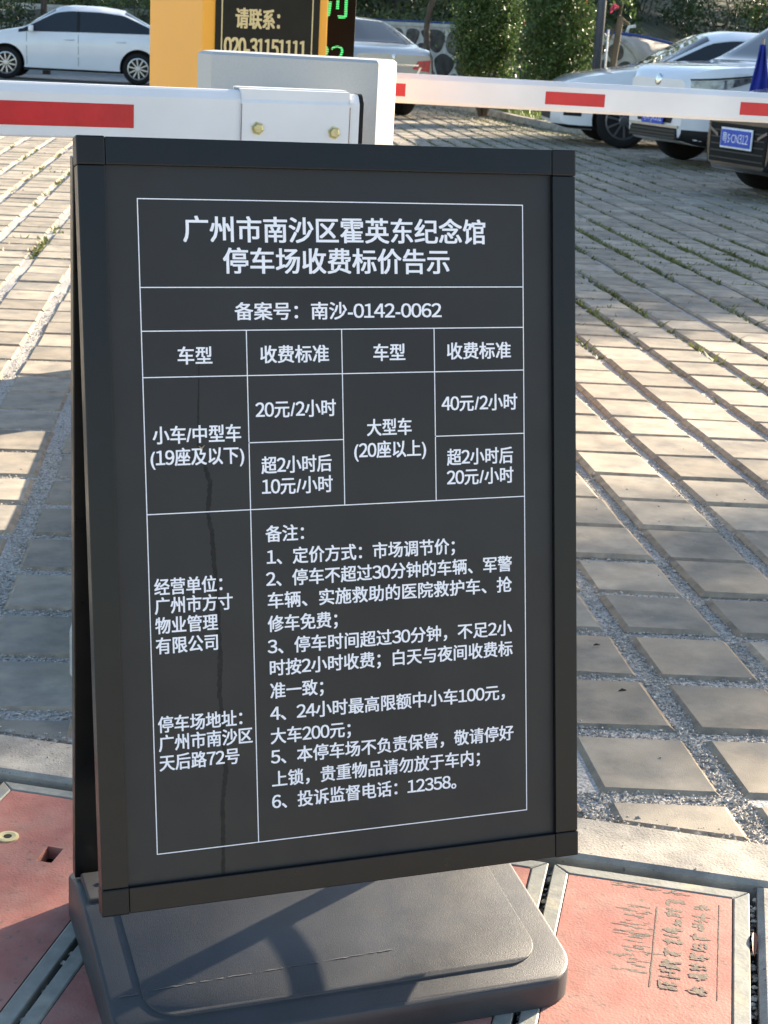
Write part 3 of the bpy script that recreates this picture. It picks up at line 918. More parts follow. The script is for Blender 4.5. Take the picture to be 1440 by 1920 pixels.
# ================================================================== NEAR BARRIER
def rot2(p, o, a):
    c, s_ = math.cos(a), math.sin(a)
    return (o[0] + c * p[0] - s_ * p[1], o[1] + s_ * p[0] + c * p[1])
ba = math.atan2(1.585 - 1.731, 0.897 - 0.503)
def housing(o, ang, w, dp, ch, z0, z1, parent):
    poly = [(-w / 2 + ch, 0), (w / 2 - ch, 0), (w / 2, ch * 1.6), (w / 2, dp - ch), (w / 2 - ch, dp), (-w / 2 + ch, dp), (-w / 2, dp - ch), (-w / 2, ch * 1.6)]
    poly = [rot2(p, o, ang) for p in poly]
    g = G(); g.prism(poly, z0, z1, 0.006)
    return g.build('housing', 'grey_box', parent)
barrier = tag(empty('barrier_gate', (0.70, 1.75, 0.1)), 'light grey boom barrier cabinet with white and red arm, directly behind the black sign', 'barrier', 'boom barriers at the entrance')
housing((0.683, 1.610), ba, 0.424, 0.30, 0.036, 0.10, 1.142, barrier)
# arm: along X with a small angle; section .1 high, .045 deep, chamfered on top
def arm_section():
    d_, h = 0.046, 0.100
    return [(0, 0.004), (0.004, 0.0), (d_ - .004, 0), (d_, .004), (d_, h - .012), (d_ - .012, h), (0.014, h), (0.009, h - .0035), (0, h - .018)]
def arm(p0, p1, z0, name, m, parent, sec=None):
    p0 = np.array(p0); p1 = np.array(p1); t = (p1 - p0) / np.linalg.norm(p1 - p0); nrm = np.array([-t[1], t[0]])
    sec = sec or arm_section(); n = len(sec); v = []
    for p in (p0, p1):
        for (dd, h) in sec: q = p + nrm * dd; v.append((q[0], q[1], z0 + h))
    f = [(i, (i + 1) % n, n + (i + 1) % n, n + i) for i in range(n)] + [tuple(range(n))[::-1], tuple(range(n, 2 * n))]
    return obj(name, v, f, m, parent)
A0, A1 = np.array([0.049, 1.383]), np.array([0.767, 1.422])
at_ = (A1 - A0) / np.linalg.norm(A1 - A0); an_ = np.array([-at_[1], at_[0]])
armL = arm(A0 - at_ * 3.2, A1, 0.975, 'barrier_arm', 'white_arm', barrier)
def sticker(p, t, nrm, s0, s1, z0, z1, name, m, parent, off=0.0008):
    q0 = p + t * s0 - nrm * off; q1 = p + t * s1 - nrm * off
    g = G(); g.add([(*q0, z0), (*q1, z0), (*q1, z1), (*q0, z1)], [(0, 1, 2, 3)])
    return g.build(name, m, parent)
for s0 in (-0.16, -1.0, -1.85, -2.7): sticker(A0, at_, an_, s0, s0 + 0.413, 0.997, 1.041, 'red_stripe', 'red_tape', armL)
arm(A1 + at_ * 0.0005, A1 + at_ * 0.009, 0.976, 'arm_end_cap', 'rubber', armL)
# clamp bracket over the arm
def on_arm(s, n, z): q = A0 + at_ * s + an_ * n; return (q[0], q[1], z)
g = G()
sec = [(-0.004, 0.955), (-0.004, 1.053), (0.006, 1.070), (0.012, 1.0785), (0.020, 1.079), (0.020, 1.0815), (0.055, 1.0815), (0.055, 0.955), (0.0515, 0.955), (0.0515, 1.0795), (0.0, 1.0785), (-0.0015, 0.955)]
s0, s1 = 0.468, 0.697
v = [on_arm(s0, n_, z_) for n_, z_ in sec] + [on_arm(s1, n_, z_) for n_, z_ in sec]; n = len(sec)
f = [(i, (i + 1) % n, n + (i + 1) % n, n + i) for i in range(n)] + [tuple(range(n))[::-1], tuple(range(n, 2 * n))]
br = obj('clamp_bracket', v, f, 'white_arm', barrier)
for s_ in (s0, s1):
    g = G(); g.add([on_arm(s_ - .0008, -0.0046, .957), on_arm(s_ + .0008, -0.0046, .957), on_arm(s_ + .0008, -0.0046, 1.05), on_arm(s_ - .0008, -0.0046, 1.05)], [(0, 1, 2, 3)])
    g.build('rust_edge', 'rust', br)
for s_, z_ in ((0.502, 1.0035), (0.664, 0.9995)):
    g = G(); p = on_arm(s_, -0.004, z_); dn = Vector((-an_[0], -an_[1], 0))
    g.lathe([(0.0135, 0.0), (0.0135, 0.0012), (0.0105, 0.0013), (0.0105, 0.0062), (0.0085, 0.0072)], p, dn, 6); g.build('hex_bolt', 'zinc', br)
g = G(); g.tube([on_arm(0.59, 0.05, 1.01), (0.665, 1.64, 1.01)], 0.06, 20); g.build('drive_hub', 'grey_box', barrier)

# ================================================================== YELLOW CABINET
yel = tag(empty('ticket_cabinet', (1.1, 3.65, 0.1)), 'amber yellow cabinet with a black contact panel in gold print, behind the barrier', 'cabinet')
y0 = np.array([0.906, 3.402]); yt = np.array([1.340, 3.472]) - y0; yw = np.linalg.norm(yt); yt = yt / yw; yn = np.array([-yt[1], yt[0]])
def Y(s, n, z): q = y0 + yt * s + yn * n; return (q[0], q[1], z)
g = G(); g.box((yw / 2, 0.235, 0.80), (yw, 0.47, 1.40), 0.006); g.build('cabinet_body', 'yellow', yel, T=lambda p: Y(*p))
g = G(); g.box((yw / 2 + .004, -0.0025, 1.02), (yw - .075, 0.006, 0.62), 0.0015); pan = g.build('contact_panel', 'black_gloss', yel, T=lambda p: Y(*p))
for s_ in (0.062, yw - 0.060):
    g = G(); g.add([Y(s_ - .0022, -.0062, .74), Y(s_ + .0022, -.0062, .74), Y(s_ + .0022, -.0062, 1.3), Y(s_ - .0022, -.0062, 1.3)], [(0, 1, 2, 3)])
    g.build('gold_border', 'gold', pan)
def put_text(s_, x0, x1, zc, size, T, m, parent, name='lettering', off=0.03):
    V, F = text_mesh(s_, size)
    a, b = V[:, 0].min(), V[:, 0].max()
    VV, FF = [], []
    e = max(0, off) * size
    for q, (dx, dy) in enumerate(((-1, -.6), (1, -.6), (-1, .6), (1, .6), (0, 0)) if e else ((0, 0),)):
        FF += [tuple(i + len(VV) for i in f_) for f_ in F]
        for p in V:
            w3 = T(x0 + (p[0] - a) * (x1 - x0) / (b - a) + dx * e, p[1] - 0.36 * size + zc + dy * e)
            VV.append((w3[0], w3[1] - q * 0.00008, w3[2]))
    return obj(name, VV, FF, m, parent)
put_text('请联系：', 0.110, 0.262, 1.2215, 0.066, lambda s, z: Y(s, -0.0062, z), 'gold', pan)
put_text('020-31151111', 0.072, 0.360, 1.1345, 0.072, lambda s, z: Y(s, -0.0062, z), 'gold', pan)

# ================================================================== LED DISPLAY
led = tag(empty('led_display', (1.45, 3.90, 0.1)), 'narrow black display board with green dot characters, right of the yellow cabinet', 'display board')
l0 = np.array([1.335, 3.905]); l1 = np.array([1.556, 3.838]); lt = (l1 - l0) / np.linalg.norm(l1 - l0); ln = np.array([-lt[1], lt[0]]); lw = np.linalg.norm(l1 - l0)
def LD(s, n, z): q = l0 + lt * s + ln * n; return (q[0], q[1], z)
g = G(); g.box((lw / 2, 0.04, 1.37), (lw, 0.08, 0.58), 0.004); lb = g.build('display_case', 'led_black', led, T=lambda p: LD(*p))
g = G(); g.tube([LD(lw * .55, .045, .1), LD(lw * .55, .045, 1.10)], 0.03, 14); g.build('post', 'pole', led)
put_text('别', lw - .152, lw - .030, 1.298, 0.125, lambda s, z: LD(s, -0.001, z), 'led', lb, off=0)
put_text('22', lw - .135, lw - .034, 1.118, 0.085, lambda s, z: LD(s, -0.001, z), 'led', lb, off=0)

# ================================================================== FAR BARRIER
bar2 = tag(empty('barrier_gate', (1.68, 4.16, 0.1)), 'farther boom barrier with long white and red arm reaching right over the parked cars', 'barrier', 'boom barriers at the entrance')
housing((1.60, 4.02), rad(-20), 0.32, 0.28, 0.03, 0.10, 1.07, bar2)
C0, C1 = np.array([1.636, 3.627]), np.array([2.843, 3.176]); ct = (C1 - C0) / np.linalg.norm(C1 - C0); cn = np.array([-ct[1], ct[0]])
arm2 = arm(C0 - ct * 0.42, C0 + ct * 3.9, 0.972, 'barrier_arm', 'white_arm', bar2, [(0, 0.010), (0.008, 0.0), (.038, 0), (.046, .008), (.046, .09), (.036, .10), (.016, .10), (.010, .097), (0, .083)])
for s0 in (-0.165, 0.5246, 1.198, 1.872, 2.545, 3.22): sticker(C0, ct, cn, s0, s0 + 0.2055, 0.995, 1.038, 'red_stripe', 'red_tape', arm2)
g = G(); q = C0 - ct * 0.22 + cn * 0.05; g.tube([(*q, 1.02), (*(q + cn * 0.36), 1.02)], 0.05, 18); g.build('drive_hub', 'grey_box', bar2)

# ================================================================== CARS
def smooth_curve(pts, sig=0.05):
    x = np.array([p[0] for p in pts], float); y = np.array([p[1] for p in pts], float)
    X = np.arange(x[0] - 0.4, x[-1] + 0.4, 0.01); Yv = np.interp(X, x, y)
    k = np.exp(-0.5 * (np.arange(-20, 21) * 0.01 / sig) ** 2); k /= k.sum()
    Yv = np.convolve(np.pad(Yv, 20, mode='edge'), k, 'valid')
    return lambda q: float(np.interp(q, X, Yv))

class Car:
    def __init__(s, name, loc, heading, label, paint, P):
        s.P = P; s.paint = paint
        s.rz = math.atan2(heading[1], heading[0])
        s.loc = loc
        s.X = Matrix.Translation((loc[0], loc[1], 0)) @ Matrix.Rotation(s.rz, 4, 'Z')
        s.root = tag(empty(name, (loc[0], loc[1], 0), s.rz), label, 'car', 'cars parked round the yard')
        s.top = smooth_curve(P['top'], 0.045); s.belt = smooth_curve(P['belt'], 0.08); s.hw = smooth_curve(P['hw'], 0.05); s.floor = smooth_curve(P['floor'], 0.05)
        s.x0, s.x1 = P['x0'], P['x1']
    def w(s, p): return s.X @ Vector(p)
    def section(s, x):
        hw, zf, zb, zt = s.hw(x), s.floor(x), s.belt(x), s.top(x)
        zb = min(zb, zt - 0.025); h = zt - zb; ti = 0.035 + 0.30 * h
        y6 = max(0.12, hw - 0.015 - ti - 0.10 - 0.05 * min(1, h * 2))
        return [(0, zf), (hw * 0.82, zf), (hw - 0.035, zf + 0.05), (hw - 0.004, zf + 0.4 * (zb - zf)), (hw, zf + 0.72 * (zb - zf)), (hw - 0.018, zb),
                (hw - 0.015 - 0.80 * ti, zb + 0.80 * h), (y6, zb + 0.955 * h), (0, zt)]
    def part(s, name, verts, faces, m, parent=None, smooth=True):
        return obj(name, [s.w(p) for p in verts], faces, m, parent or s.root, smooth)
    def body(s):
        xs = np.concatenate([np.linspace(s.x0, s.x0 + 0.12, 5)[:-1], np.linspace(s.x0 + 0.12, s.x1 - 0.12, 70), np.linspace(s.x1 - 0.12, s.x1, 5)[1:]])
        v = []; f = []
        for x in xs:
            r = s.section(x); ring = r + [(-y, z) for y, z in r[-2:0:-1]]
            v += [(x, y, z) for y, z in ring]
        n = 16
        for k in range(len(xs) - 1):
            for i in range(n): f.append((k * n + i, k * n + (i + 1) % n, (k + 1) * n + (i + 1) % n, (k + 1) * n + i))
        f.append(tuple(range(n))[::-1]); f.append(tuple(range((len(xs) - 1) * n, len(xs) * n)))
        b = s.part('body', v, f, s.paint)
        bm = bmesh.new(); bm.from_mesh(b.data); bmesh.ops.recalc_face_normals(bm, faces=bm.faces); bm.to_mesh(b.data); bm.free()
        # wheel arches
        cut = G(); R_ = s.P['wr'] + 0.055
        for x in s.P['axles']:
            for sd in (-1, 1):
                yy = s.hw(x)
                cut.lathe([(R_, -0.28), (R_, 0.1)], (x, sd * yy, s.P['wr'] + .01), (0, sd, 0), 40)
        co = s.part('arch_cut', cut.v, cut.f, 'cladding', smooth=False)
        md = b.modifiers.new('arch', 'BOOLEAN'); md.operation = 'DIFFERENCE'; md.object = co; md.solver = 'EXACT'; md.material_mode = 'TRANSFER'
        bpy.context.view_layer.update()
        me = bpy.data.meshes.new_from_object(b.evaluated_get(bpy.context.evaluated_depsgraph_get()))
        b.modifiers.clear(); old = b.data; b.data = me; bpy.data.meshes.remove(old)
        cm = co.data; bpy.data.objects.remove(co); bpy.data.meshes.remove(cm)
        smooth_by_angle(b, 30)
        s.b = b
    def side_pt(s, x, z, sd, off):
        r = s.section(x)
        for (ya, za), (yb, zb_) in zip(r[1:-2], r[2:-1]):
            if za <= z <= zb_: return (x, sd * (ya + (yb - ya) * (z - za) / max(1e-6, zb_ - za) + off), z)
        return (x, sd * (r[-2][0] + off), z)
    def side_patch(s, name, m, xs, zlo, zhi, sd, off=0.006, parent=None, nz=4):
        v = []; f = []
        for x in xs:
            for k in range(nz + 1):
                t = k / nz; z = max(zlo(x) * (1 - t) + zhi(x) * t, s.floor(x) + .003)
                v.append(s.side_pt(x, z, sd, off))
        n = nz + 1
        for i in range(len(xs) - 1):
            for k in range(nz):
                q = (i * n + k, i * n + k + 1, (i + 1) * n + k + 1, (i + 1) * n + k)
                f.append(q if sd < 0 else q[::-1])
        return s.part(name, v, f, m, parent)
    def top_pt(s, x, t, off):
        r = s.section(x)[5:]            # belt, p6, p7, centre
        ys = [-q[0] for q in r] ; zs = [q[1] for q in r]
        ymax = r[1][0] * 0.94
        y = ymax * t
        z = np.interp(-abs(y), ys, zs)
        return (x, y, z + off)
    def top_patch(s, name, m, x0, x1, off=0.006, edge=1.0, nx=14):
        v = []; f = []; ny = 12
        for i in range(nx + 1):
            x = x0 + (x1 - x0) * i / nx
            for k in range(ny + 1): v.append(s.top_pt(x, (-1 + 2 * k / ny) * edge, off))
        for i in range(nx):
            for k in range(ny): f.append((i * (ny + 1) + k, i * (ny + 1) + k + 1, (i + 1) * (ny + 1) + k + 1, (i + 1) * (ny + 1) + k)[::-1])
        return s.part(name, v, f, m)
    def windows(s, x0, xb, x1):
        lo = lambda x: s.section(x)[5][1] + 0.02
        hi = lambda x: max(s.section(x)[5][1] + 0.021, s.section(x)[6][1] - 0.015)
        for sd in (-1, 1):
            s.side_patch('side_window', 'glass', np.linspace(x0, xb - 0.03, 16), lo, hi, sd)
            s.side_patch('door_pillar', 'cladding', np.linspace(xb - 0.03, xb + 0.03, 3), lo, hi, sd, 0.0065)
            s.side_patch('side_window', 'glass', np.linspace(xb + 0.03, x1, 16), lo, hi, sd)
    def seams(s, xs, zl, zh):
        for sd in (-1, 1):
            for x in xs:
                s.side_patch('door_seam', 'cladding', [x - 0.004, x + 0.004], lambda q: zl, lambda q: zh, sd, 0.002, s.b)
    def handles(s, xs, z):
        for sd in (-1, 1):
            for x in xs:
                p0, p1, p2 = (s.side_pt(x + d_, z, sd, o_) for d_, o_ in ((-.1, .006), (0, .026), (.1, .006)))
                g = G(); g.tube([s.w(p0), s.w(p1), s.w(p2)], [.010, .015, .010], 8); g.build('door_handle', s.paint, s.root, True)
    def wheels(s, rim, spokes=10, w=0.20):
        R_ = s.P['wr']
        for x in s.P['axles']:
            for sd in (-1, 1):
                yo = sd * (s.hw(x) - 0.012)
                e = s.part('wheel', *s._tyre(x, yo, sd, R_, w), 'tyre')
                g = G(); Rr = R_ * 0.69
                g.lathe([(Rr, -0.09), (Rr, 0.004), (Rr - .02, 0.008), (Rr - .028, -0.012), (Rr - .03, -0.06), (0.02, -0.075)], (x, yo, R_), (0, sd, 0), 36)
                for k in range(spokes):
                    a = 2 * math.pi * k / spokes + 0.2
                    c, s_ = math.cos(a), math.sin(a)
                    def PT(r_, t_, h_): return (x + c * r_ - s_ * t_, yo + sd * h_, R_ + s_ * r_ + c * t_)
                    v = [PT(.045, -.018, .0), PT(.045, .018, .0), PT(Rr - .01, .022, .002), PT(Rr - .01, -.022, .002), PT(.045, -.022, -.03), PT(.045, .022, -.03), PT(Rr - .01, .026, -.02), PT(Rr - .01, -.026, -.02)]
                    if spokes > 8: v = [PT(.045, -.012, .0), PT(.045, .012, .0), PT(Rr - .01, .014, .002), PT(Rr - .01, -.014, .002), PT(.045, -.016, -.03), PT(.045, .016, -.03), PT(Rr - .01, .018, -.02), PT(Rr - .01, -.018, -.02)]
                    g.add(v, [(0, 1, 2, 3), (0, 4, 5, 1), (1, 5, 6, 2), (2, 6, 7, 3), (3, 7, 4, 0), (4, 7, 6, 5)])
                g.lathe([(0.06, -0.04), (0.06, 0.0), (0.045, 0.008), (0.01, 0.009)], (x, yo, R_), (0, sd, 0), 20)
                s.part('rim', g.v, g.f, rim, e, False)
                g = G(); g.lathe([(Rr - .03, -0.085), (Rr - .03, -0.065)], (x, yo, R_), (0, sd, 0), 24)
                s.part('brake_disc', g.v, g.f, 'cladding', e, False)
    def _tyre(s, x, yo, sd, R_, w):
        g = G(); Rr = R_ * 0.69
        g.lathe([(Rr, -w), (R_ - .03, -w - .005), (R_ - .006, -w + .02), (R_, -w + .05), (R_, -.045), (R_ - .006, -.015), (R_ - .03, .006), (Rr + .02, .008), (Rr - .002, 0)], (x, yo, R_), (0, sd, 0), 40)
        return g.v, g.f
    def end_patch(s, name, m, x, pts, off=0.004, parent=None, thick=0.01):
        """flat panel on the nose or tail; pts are (y, z)"""
        sg = 1 if x > 0 else -1
        g = G(); n = len(pts)
        v = [(x + sg * off, y, z) for y, z in pts] + [(x - sg * 0.03, y, z) for y, z in pts]
        f = [tuple(range(n)), tuple(range(n, 2 * n))[::-1]] + [(i, n + i, n + (i + 1) % n, (i + 1) % n) for i in range(n)]
        return s.part(name, v, f, m, parent, False)
    def plate(s, x, z, txt, w=0.44, h=0.14, tilt=0.0):
        sg = 1 if x > 0 else -1
        g = G(); g.box((x + sg * 0.012, 0, z), (0.012, w, h), 0.003)
        p = s.part('number_plate', g.v, g.f, 'plate_blue', smooth=False)
        V, F = text_mesh(txt, 0.1, 0.002)
        a, b = V[:, 0].min(), V[:, 0].max()
        Vw = [(x + sg * 0.0186, sg * ((q[0] - a) / (b - a) - 0.5) * w * 0.88, z + (q[1] - 0.036) * h * 7.4) for q in V]
        s.part('plate_lettering', Vw, F, 'plate_white', p, False)
        return p
    def mirror(s, x, z):
        for sd in (-1, 1):
            p = s.side_pt(x, z, sd, 0.0)
            g = G(); g.box((p[0], p[1] + sd * 0.11, z + 0.045), (0.10, 0.18, 0.125), 0.035, seg=3)
            m_ = s.part('door_mirror', g.v, g.f, s.paint)
            g = G(); g.box((p[0] - .055, p[1] + sd * 0.11, z + 0.045), (0.008, 0.14, 0.09), 0.003); s.part('mirror_glass', g.v, g.f, 'glass', m_, False)

def sedan_spec(wb=2.60, fo=0.83, ro=0.95, w=1.74, wr=0.315, H=1.45):
    a = wb / 2; x1 = a + fo; x0 = -a - ro; W2 = w / 2
    return dict(x0=x0, x1=x1, axles=(a, -a), wr=wr,
        top=[(x0, .92), (x0 + .10, 1.02), (x0 + .42, 1.06), (x0 + .62, 1.09), (-a + .30, H - .05), (-a + .75, H), (0.05, H), (0.32, H - .05), (a - .42, 1.06), (a - .30, 1.0), (x1 - .35, .86), (x1 - .10, .76), (x1, .66)],
        belt=[(x0, .86), (x0 + .5, .955), (-0.3, .93), (a - .4, .90), (x1 - .2, .72), (x1, .60)],
        hw=[(x0, W2 - .24), (x0 + .08, W2 - .12), (x0 + .30, W2 - .04), (-a, W2), (a, W2), (x1 - .42, W2 - .05), (x1 - .16, W2 - .17), (x1 - .04, W2 - .33), (x1, W2 - .48)],
        floor=[(x0, .40), (x0 + .15, .27), (-a, .19), (a, .19), (x1 - .15, .20), (x1, .27)])

# white sedan on the left, seen from its left side
sp = sedan_spec(wb=2.57, fo=0.80, ro=0.94, w=1.73, wr=0.305, H=1.46)
h_ = np.array([-0.970, 0.243]); left_ = np.array([-h_[1], h_[0]])
c1 = Car('parked_sedan', np.array([4.84, 31.2]) - left_ * 0.80, h_, 'white sedan with dark windows parked behind the near barrier arm, left of the yellow cabinet', 'white_paint', sp)
c1.body(); c1.windows(-1.50, -0.12, 1.04); c1.top_patch('windscreen', 'glass', 0.34, 0.93, edge=0.98); c1.top_patch('rear_window', 'glass', -1.62, -1.02, edge=0.98)
c1.seams((-0.12, 0.88), .30, .90); c1.handles((-0.95, 0.06), .80); c1.wheels('rim', 10); c1.mirror(0.78, .93)
for sd in (-1, 1):
    c1.side_patch('tail_lamp', 'tail', np.linspace(sp['x0'] + .03, sp['x0'] + .30, 6), lambda x: .74, lambda x: .86, sd, .008)
    c1.side_patch('head_lamp', 'lamp', np.linspace(sp['x1'] - .55, sp['x1'] - .06, 8), lambda x: .60, lambda x: .66 + (sp['x1'] - x) * .12, sd, .008)
    c1.side_patch('sill', 'cladding', np.linspace(-.95, .95, 8), lambda x: .20, lambda x: .235, sd, .004)

# silver sedan seen from behind
sp = sedan_spec(wb=2.70, fo=0.85, ro=0.98, w=1.80, wr=0.315, H=1.48)
hd = np.array([math.sin(rad(-12)), math.cos(rad(-12))]); lf = np.array([-hd[1], hd[0]])
rw_ = np.array([8.72, 22.85])            # right rear wheel on the ground
c2 = Car('parked_sedan', rw_ + lf * 0.78 + hd * 1.35, hd, 'silver sedan seen from behind with red tail lamps, right of the display board', 'silver_paint', sp)
c2.body(); c2.windows(-1.55, -0.12, 1.05); c2.top_patch('windscreen', 'glass', 0.34, 0.98, edge=0.98); c2.top_patch('rear_window', 'glass', -1.72, -1.06, edge=0.98); c2.wheels('rim', 10); c2.mirror(.8, .93)
xr = sp['x0']
for sd in (-1, 1):
    c2.side_patch('tail_lamp', 'tail', np.linspace(xr + .0, xr + .42, 9), lambda x: .69, lambda x: .87, sd, .010)
    c2.end_patch('tail_lamp', 'tail', xr, [(sd * .34, .73), (sd * .645, .69), (sd * .655, .87), (sd * .44, .85)][::sd], .012)
    c2.end_patch('chrome_blade', 'chrome', xr, [(sd * .36, .58), (sd * .40, .58), (sd * .50, .76), (sd * .46, .76)][::sd], .014)
c2.end_patch('boot_trim', 'chrome', xr, [(-.44, .775), (.44, .775), (.44, .80), (-.44, .80)][::-1], .014)
g = G(); g.lathe([(.001, .030), (.045, .026), (.05, .01)], (xr + .02, 0, .90), (-1, 0, .12), 4); c2.part('boot_badge', g.v, g.f, 'chrome', smooth=False)
c2.plate(xr, .60, '粤A·1R725')
c2.end_patch('rear_bumper_trim', 'cladding', xr, [(-.55, .36), (.55, .36), (.58, .46), (-.58, .46)][::-1], .010)

# white sedan on the right, nose to the left
sp = sedan_spec(wb=2.70, fo=0.86, ro=0.98, w=1.80, wr=0.335, H=1.48)
hd = np.array([-0.953, 0.303]); lf = np.array([-hd[1], hd[0]]); fw_ = np.array([9.355, 16.53])
c3 = Car('parked_sedan', fw_ - hd * 1.35 - lf * 0.83, hd, 'white sedan with dark alloy wheel parked beyond the far arm, left of the white SUV', 'white_paint', sp)
c3.body(); c3.windows(-1.55, -0.12, 1.05); c3.top_patch('windscreen', 'glass', 0.34, 1.00, edge=0.98); c3.top_patch('rear_window', 'glass', -1.72, -1.06, edge=0.98)
c3.seams((-0.12, 0.90), .30, .90); c3.wheels('dark_rim', 10); c3.mirror(.80, .93)
xf = sp['x1']
for sd in (-1, 1):
    c3.side_patch('head_lamp', 'lamp', np.linspace(xf - .60, xf - .05, 10), lambda x: .62, lambda x: .67 + (xf - x) * .12, sd, .008)
    c3.side_patch('fog_recess', 'cladding', np.linspace(xf - .34, xf - .13, 6), lambda x: .36, lambda x: .47, sd, .006)
    c3.side_patch('bumper_lip', 'cladding', np.linspace(xf - .55, xf - .03, 8), lambda x: .21 + .0 * x, lambda x: .25, sd, .008)
c3.end_patch('grille', 'cladding', xf, [(-.40, .30), (.40, .30), (.42, .58), (-.42, .58)], .006)
c3.plate(xf + .02, .46, '粤A·W586T')

# white SUV, nose to the left and a little towards the viewer
wb, fo, ro, w, H = 2.66, 0.90, 0.90, 1.86, 1.69
a = wb / 2; x1 = a + fo; x0 = -a - ro; W2 = w / 2
sp = dict(x0=x0, x1=x1, axles=(a, -a), wr=0.355,
    top=[(x0, 1.0), (x0 + .12, 1.15), (x0 + .38, H - .12), (x0 + .7, H - .03), (-0.3, H), (0.25, H - .04), (0.42, H - .11), (a - .34, 1.16), (a - .20, 1.12), (x1 - .45, 1.08), (x1 - .16, 1.04), (x1 - .03, .97), (x1, .88)],
    belt=[(x0, .95), (x0 + .5, 1.06), (-0.3, 1.03), (a - .4, 1.03), (x1 - .2, 1.0), (x1, .86)],
    hw=[(x0, W2 - .22), (x0 + .1, W2 - .1), (x0 + .3, W2 - .03), (-a, W2), (a, W2), (x1 - .40, W2 - .05), (x1 - .18, W2 - .16), (x1 - .05, W2 - .30), (x1, W2 - .42)],
    floor=[(x0, .42), (x0 + .15, .30), (-a, .24), (a, .24), (x1 - .15, .24), (x1, .30)])
hd = np.array([-0.9992, -0.04]); lf = np.array([-hd[1], hd[0]]); fr = np.array([9.31, 14.92])
c4 = Car('parked_suv', fr - hd * a + lf * 0.80, hd, 'white SUV with black lower bumper and slim headlamp parked at the right edge', 'white_paint', sp)
c4.body(); c4.windows(-1.75, -0.15, 1.10); c4.top_patch('windscreen', 'glass', 0.42, 1.08, edge=0.98); c4.wheels('rim', 10); c4.mirror(.82, 1.03); c4.handles((-.9, .15), .92)
for sd in (-1, 1):
    c4.side_patch('head_lamp', 'lamp', np.linspace(x1 - .62, x1 - .04, 12), lambda x: .84 + max(0, (x1 - .3) - x) * .30, lambda x: .90 + (x1 - x) * .12, sd, .010)
    c4.side_patch('lamp_brow', 'cladding', np.linspace(x1 - .64, x1 - .04, 12), lambda x: .905 + (x1 - x) * .12, lambda x: .922 + (x1 - x) * .122, sd, .012)
    c4.side_patch('lower_cladding', 'cladding', np.linspace(x1 - .49, x1 - .005, 12), lambda x: .245, lambda x: .405, sd, .014)
    c4.side_patch('fog_recess', 'cladding', np.linspace(x1 - .36, x1 - .16, 6), lambda x: .60 - (x1 - .16 - x) * .1, lambda x: .67, sd, .010)
    c4.side_patch('arch_trim', 'cladding', np.linspace(-a + .42, a - .42, 6), lambda x: .25, lambda x: .38, sd, .008)
c4.end_patch('grille', 'cladding', x1, [(-.34, .46), (.34, .46), (.46, .735), (-.46, .735)], .008)
c4.end_patch('lower_grille', 'cladding', x1, [(-.50, .29), (.50, .29), (.46, .41), (-.46, .41)], .014)
for z_ in (.30, .335, .37):
    c4.end_patch('grille_slat', 'seat', x1, [(-.47, z_), (.47, z_), (.47, z_ + .018), (-.47, z_ + .018)], .024)
c4.end_patch('skid_trim', 'rim', x1, [(-.5, .415), (.5, .415), (.5, .44), (-.5, .44)], .02)
c4.end_patch('upper_grille', 'cladding', x1 - .05, [(-.42, .85), (.42, .85), (.40, .90), (-.40, .90)], .03)
g = G(); g.lathe([(.062, 0), (.062, .03), (.045, .036)], (x1 - .03, 0, .90), (1, 0, .15), 20); c4.part('nose_badge', g.v, g.f, 'chrome')
c4.plate(x1 + .015, .51, '粤A·JX931')

# black sedan cut off by the right edge
sp = sedan_spec(wb=2.70, fo=0.86, ro=0.98, w=1.80, wr=0.325, H=1.47)
hd = np.array([-0.9992, -0.04]); xf = sp['x1']
c5 = Car('parked_sedan', np.array([7.33, 10.56]) - hd * xf, hd, 'black sedan with a blue number plate, cut off by the right edge', 'black_paint', sp)
c5.body(); c5.windows(-1.55, -0.12, 1.05); c5.top_patch('windscreen', 'glass', 0.34, 1.00, edge=0.98); c5.top_patch('rear_window', 'glass', -1.72, -1.06, edge=0.98)
c5.wheels('rim', 10); c5.mirror(.80, .93); c5.handles((-.95, .06), .80)
for sd in (-1, 1):
    c5.side_patch('head_lamp', 'lamp', np.linspace(xf - .60, xf - .05, 10), lambda x: .62, lambda x: .67 + (xf - x) * .12, sd, .008)
    c5.side_patch('fog_surround', 'rim', np.linspace(xf - .30, xf - .12, 6), lambda x: .40, lambda x: .50, sd, .006)
    c5.side_patch('bumper_lip', 'rubber', np.linspace(xf - .55, xf - .01, 10), lambda x: .20, lambda x: .26, sd, .008)
c5.end_patch('grille', 'rubber', xf, [(-.42, .29), (.42, .29), (.44, .62), (-.44, .62)], .006)
for k in range(5):
    z_ = .32 + .058 * k
    c5.end_patch('grille_slat', 'seat', xf, [(-.40, z_), (.40, z_), (.40, z_ + .012), (-.40, z_ + .012)], .012)
for sd in (-1, 1): c5.end_patch('bumper_blade', 'dark_rim', xf, [(sd * .30, .50), (sd * .43, .56), (sd * .43, .585), (sd * .30, .53)][::sd], .016)
g = G(); g.box((xf + .022, 0, .50), (0.010, .475, .175), .004); c5.part('plate_holder', g.v, g.f, 'plate_white', smooth=False)
c5.plate(xf + .018, .50, '粤S·CN312')
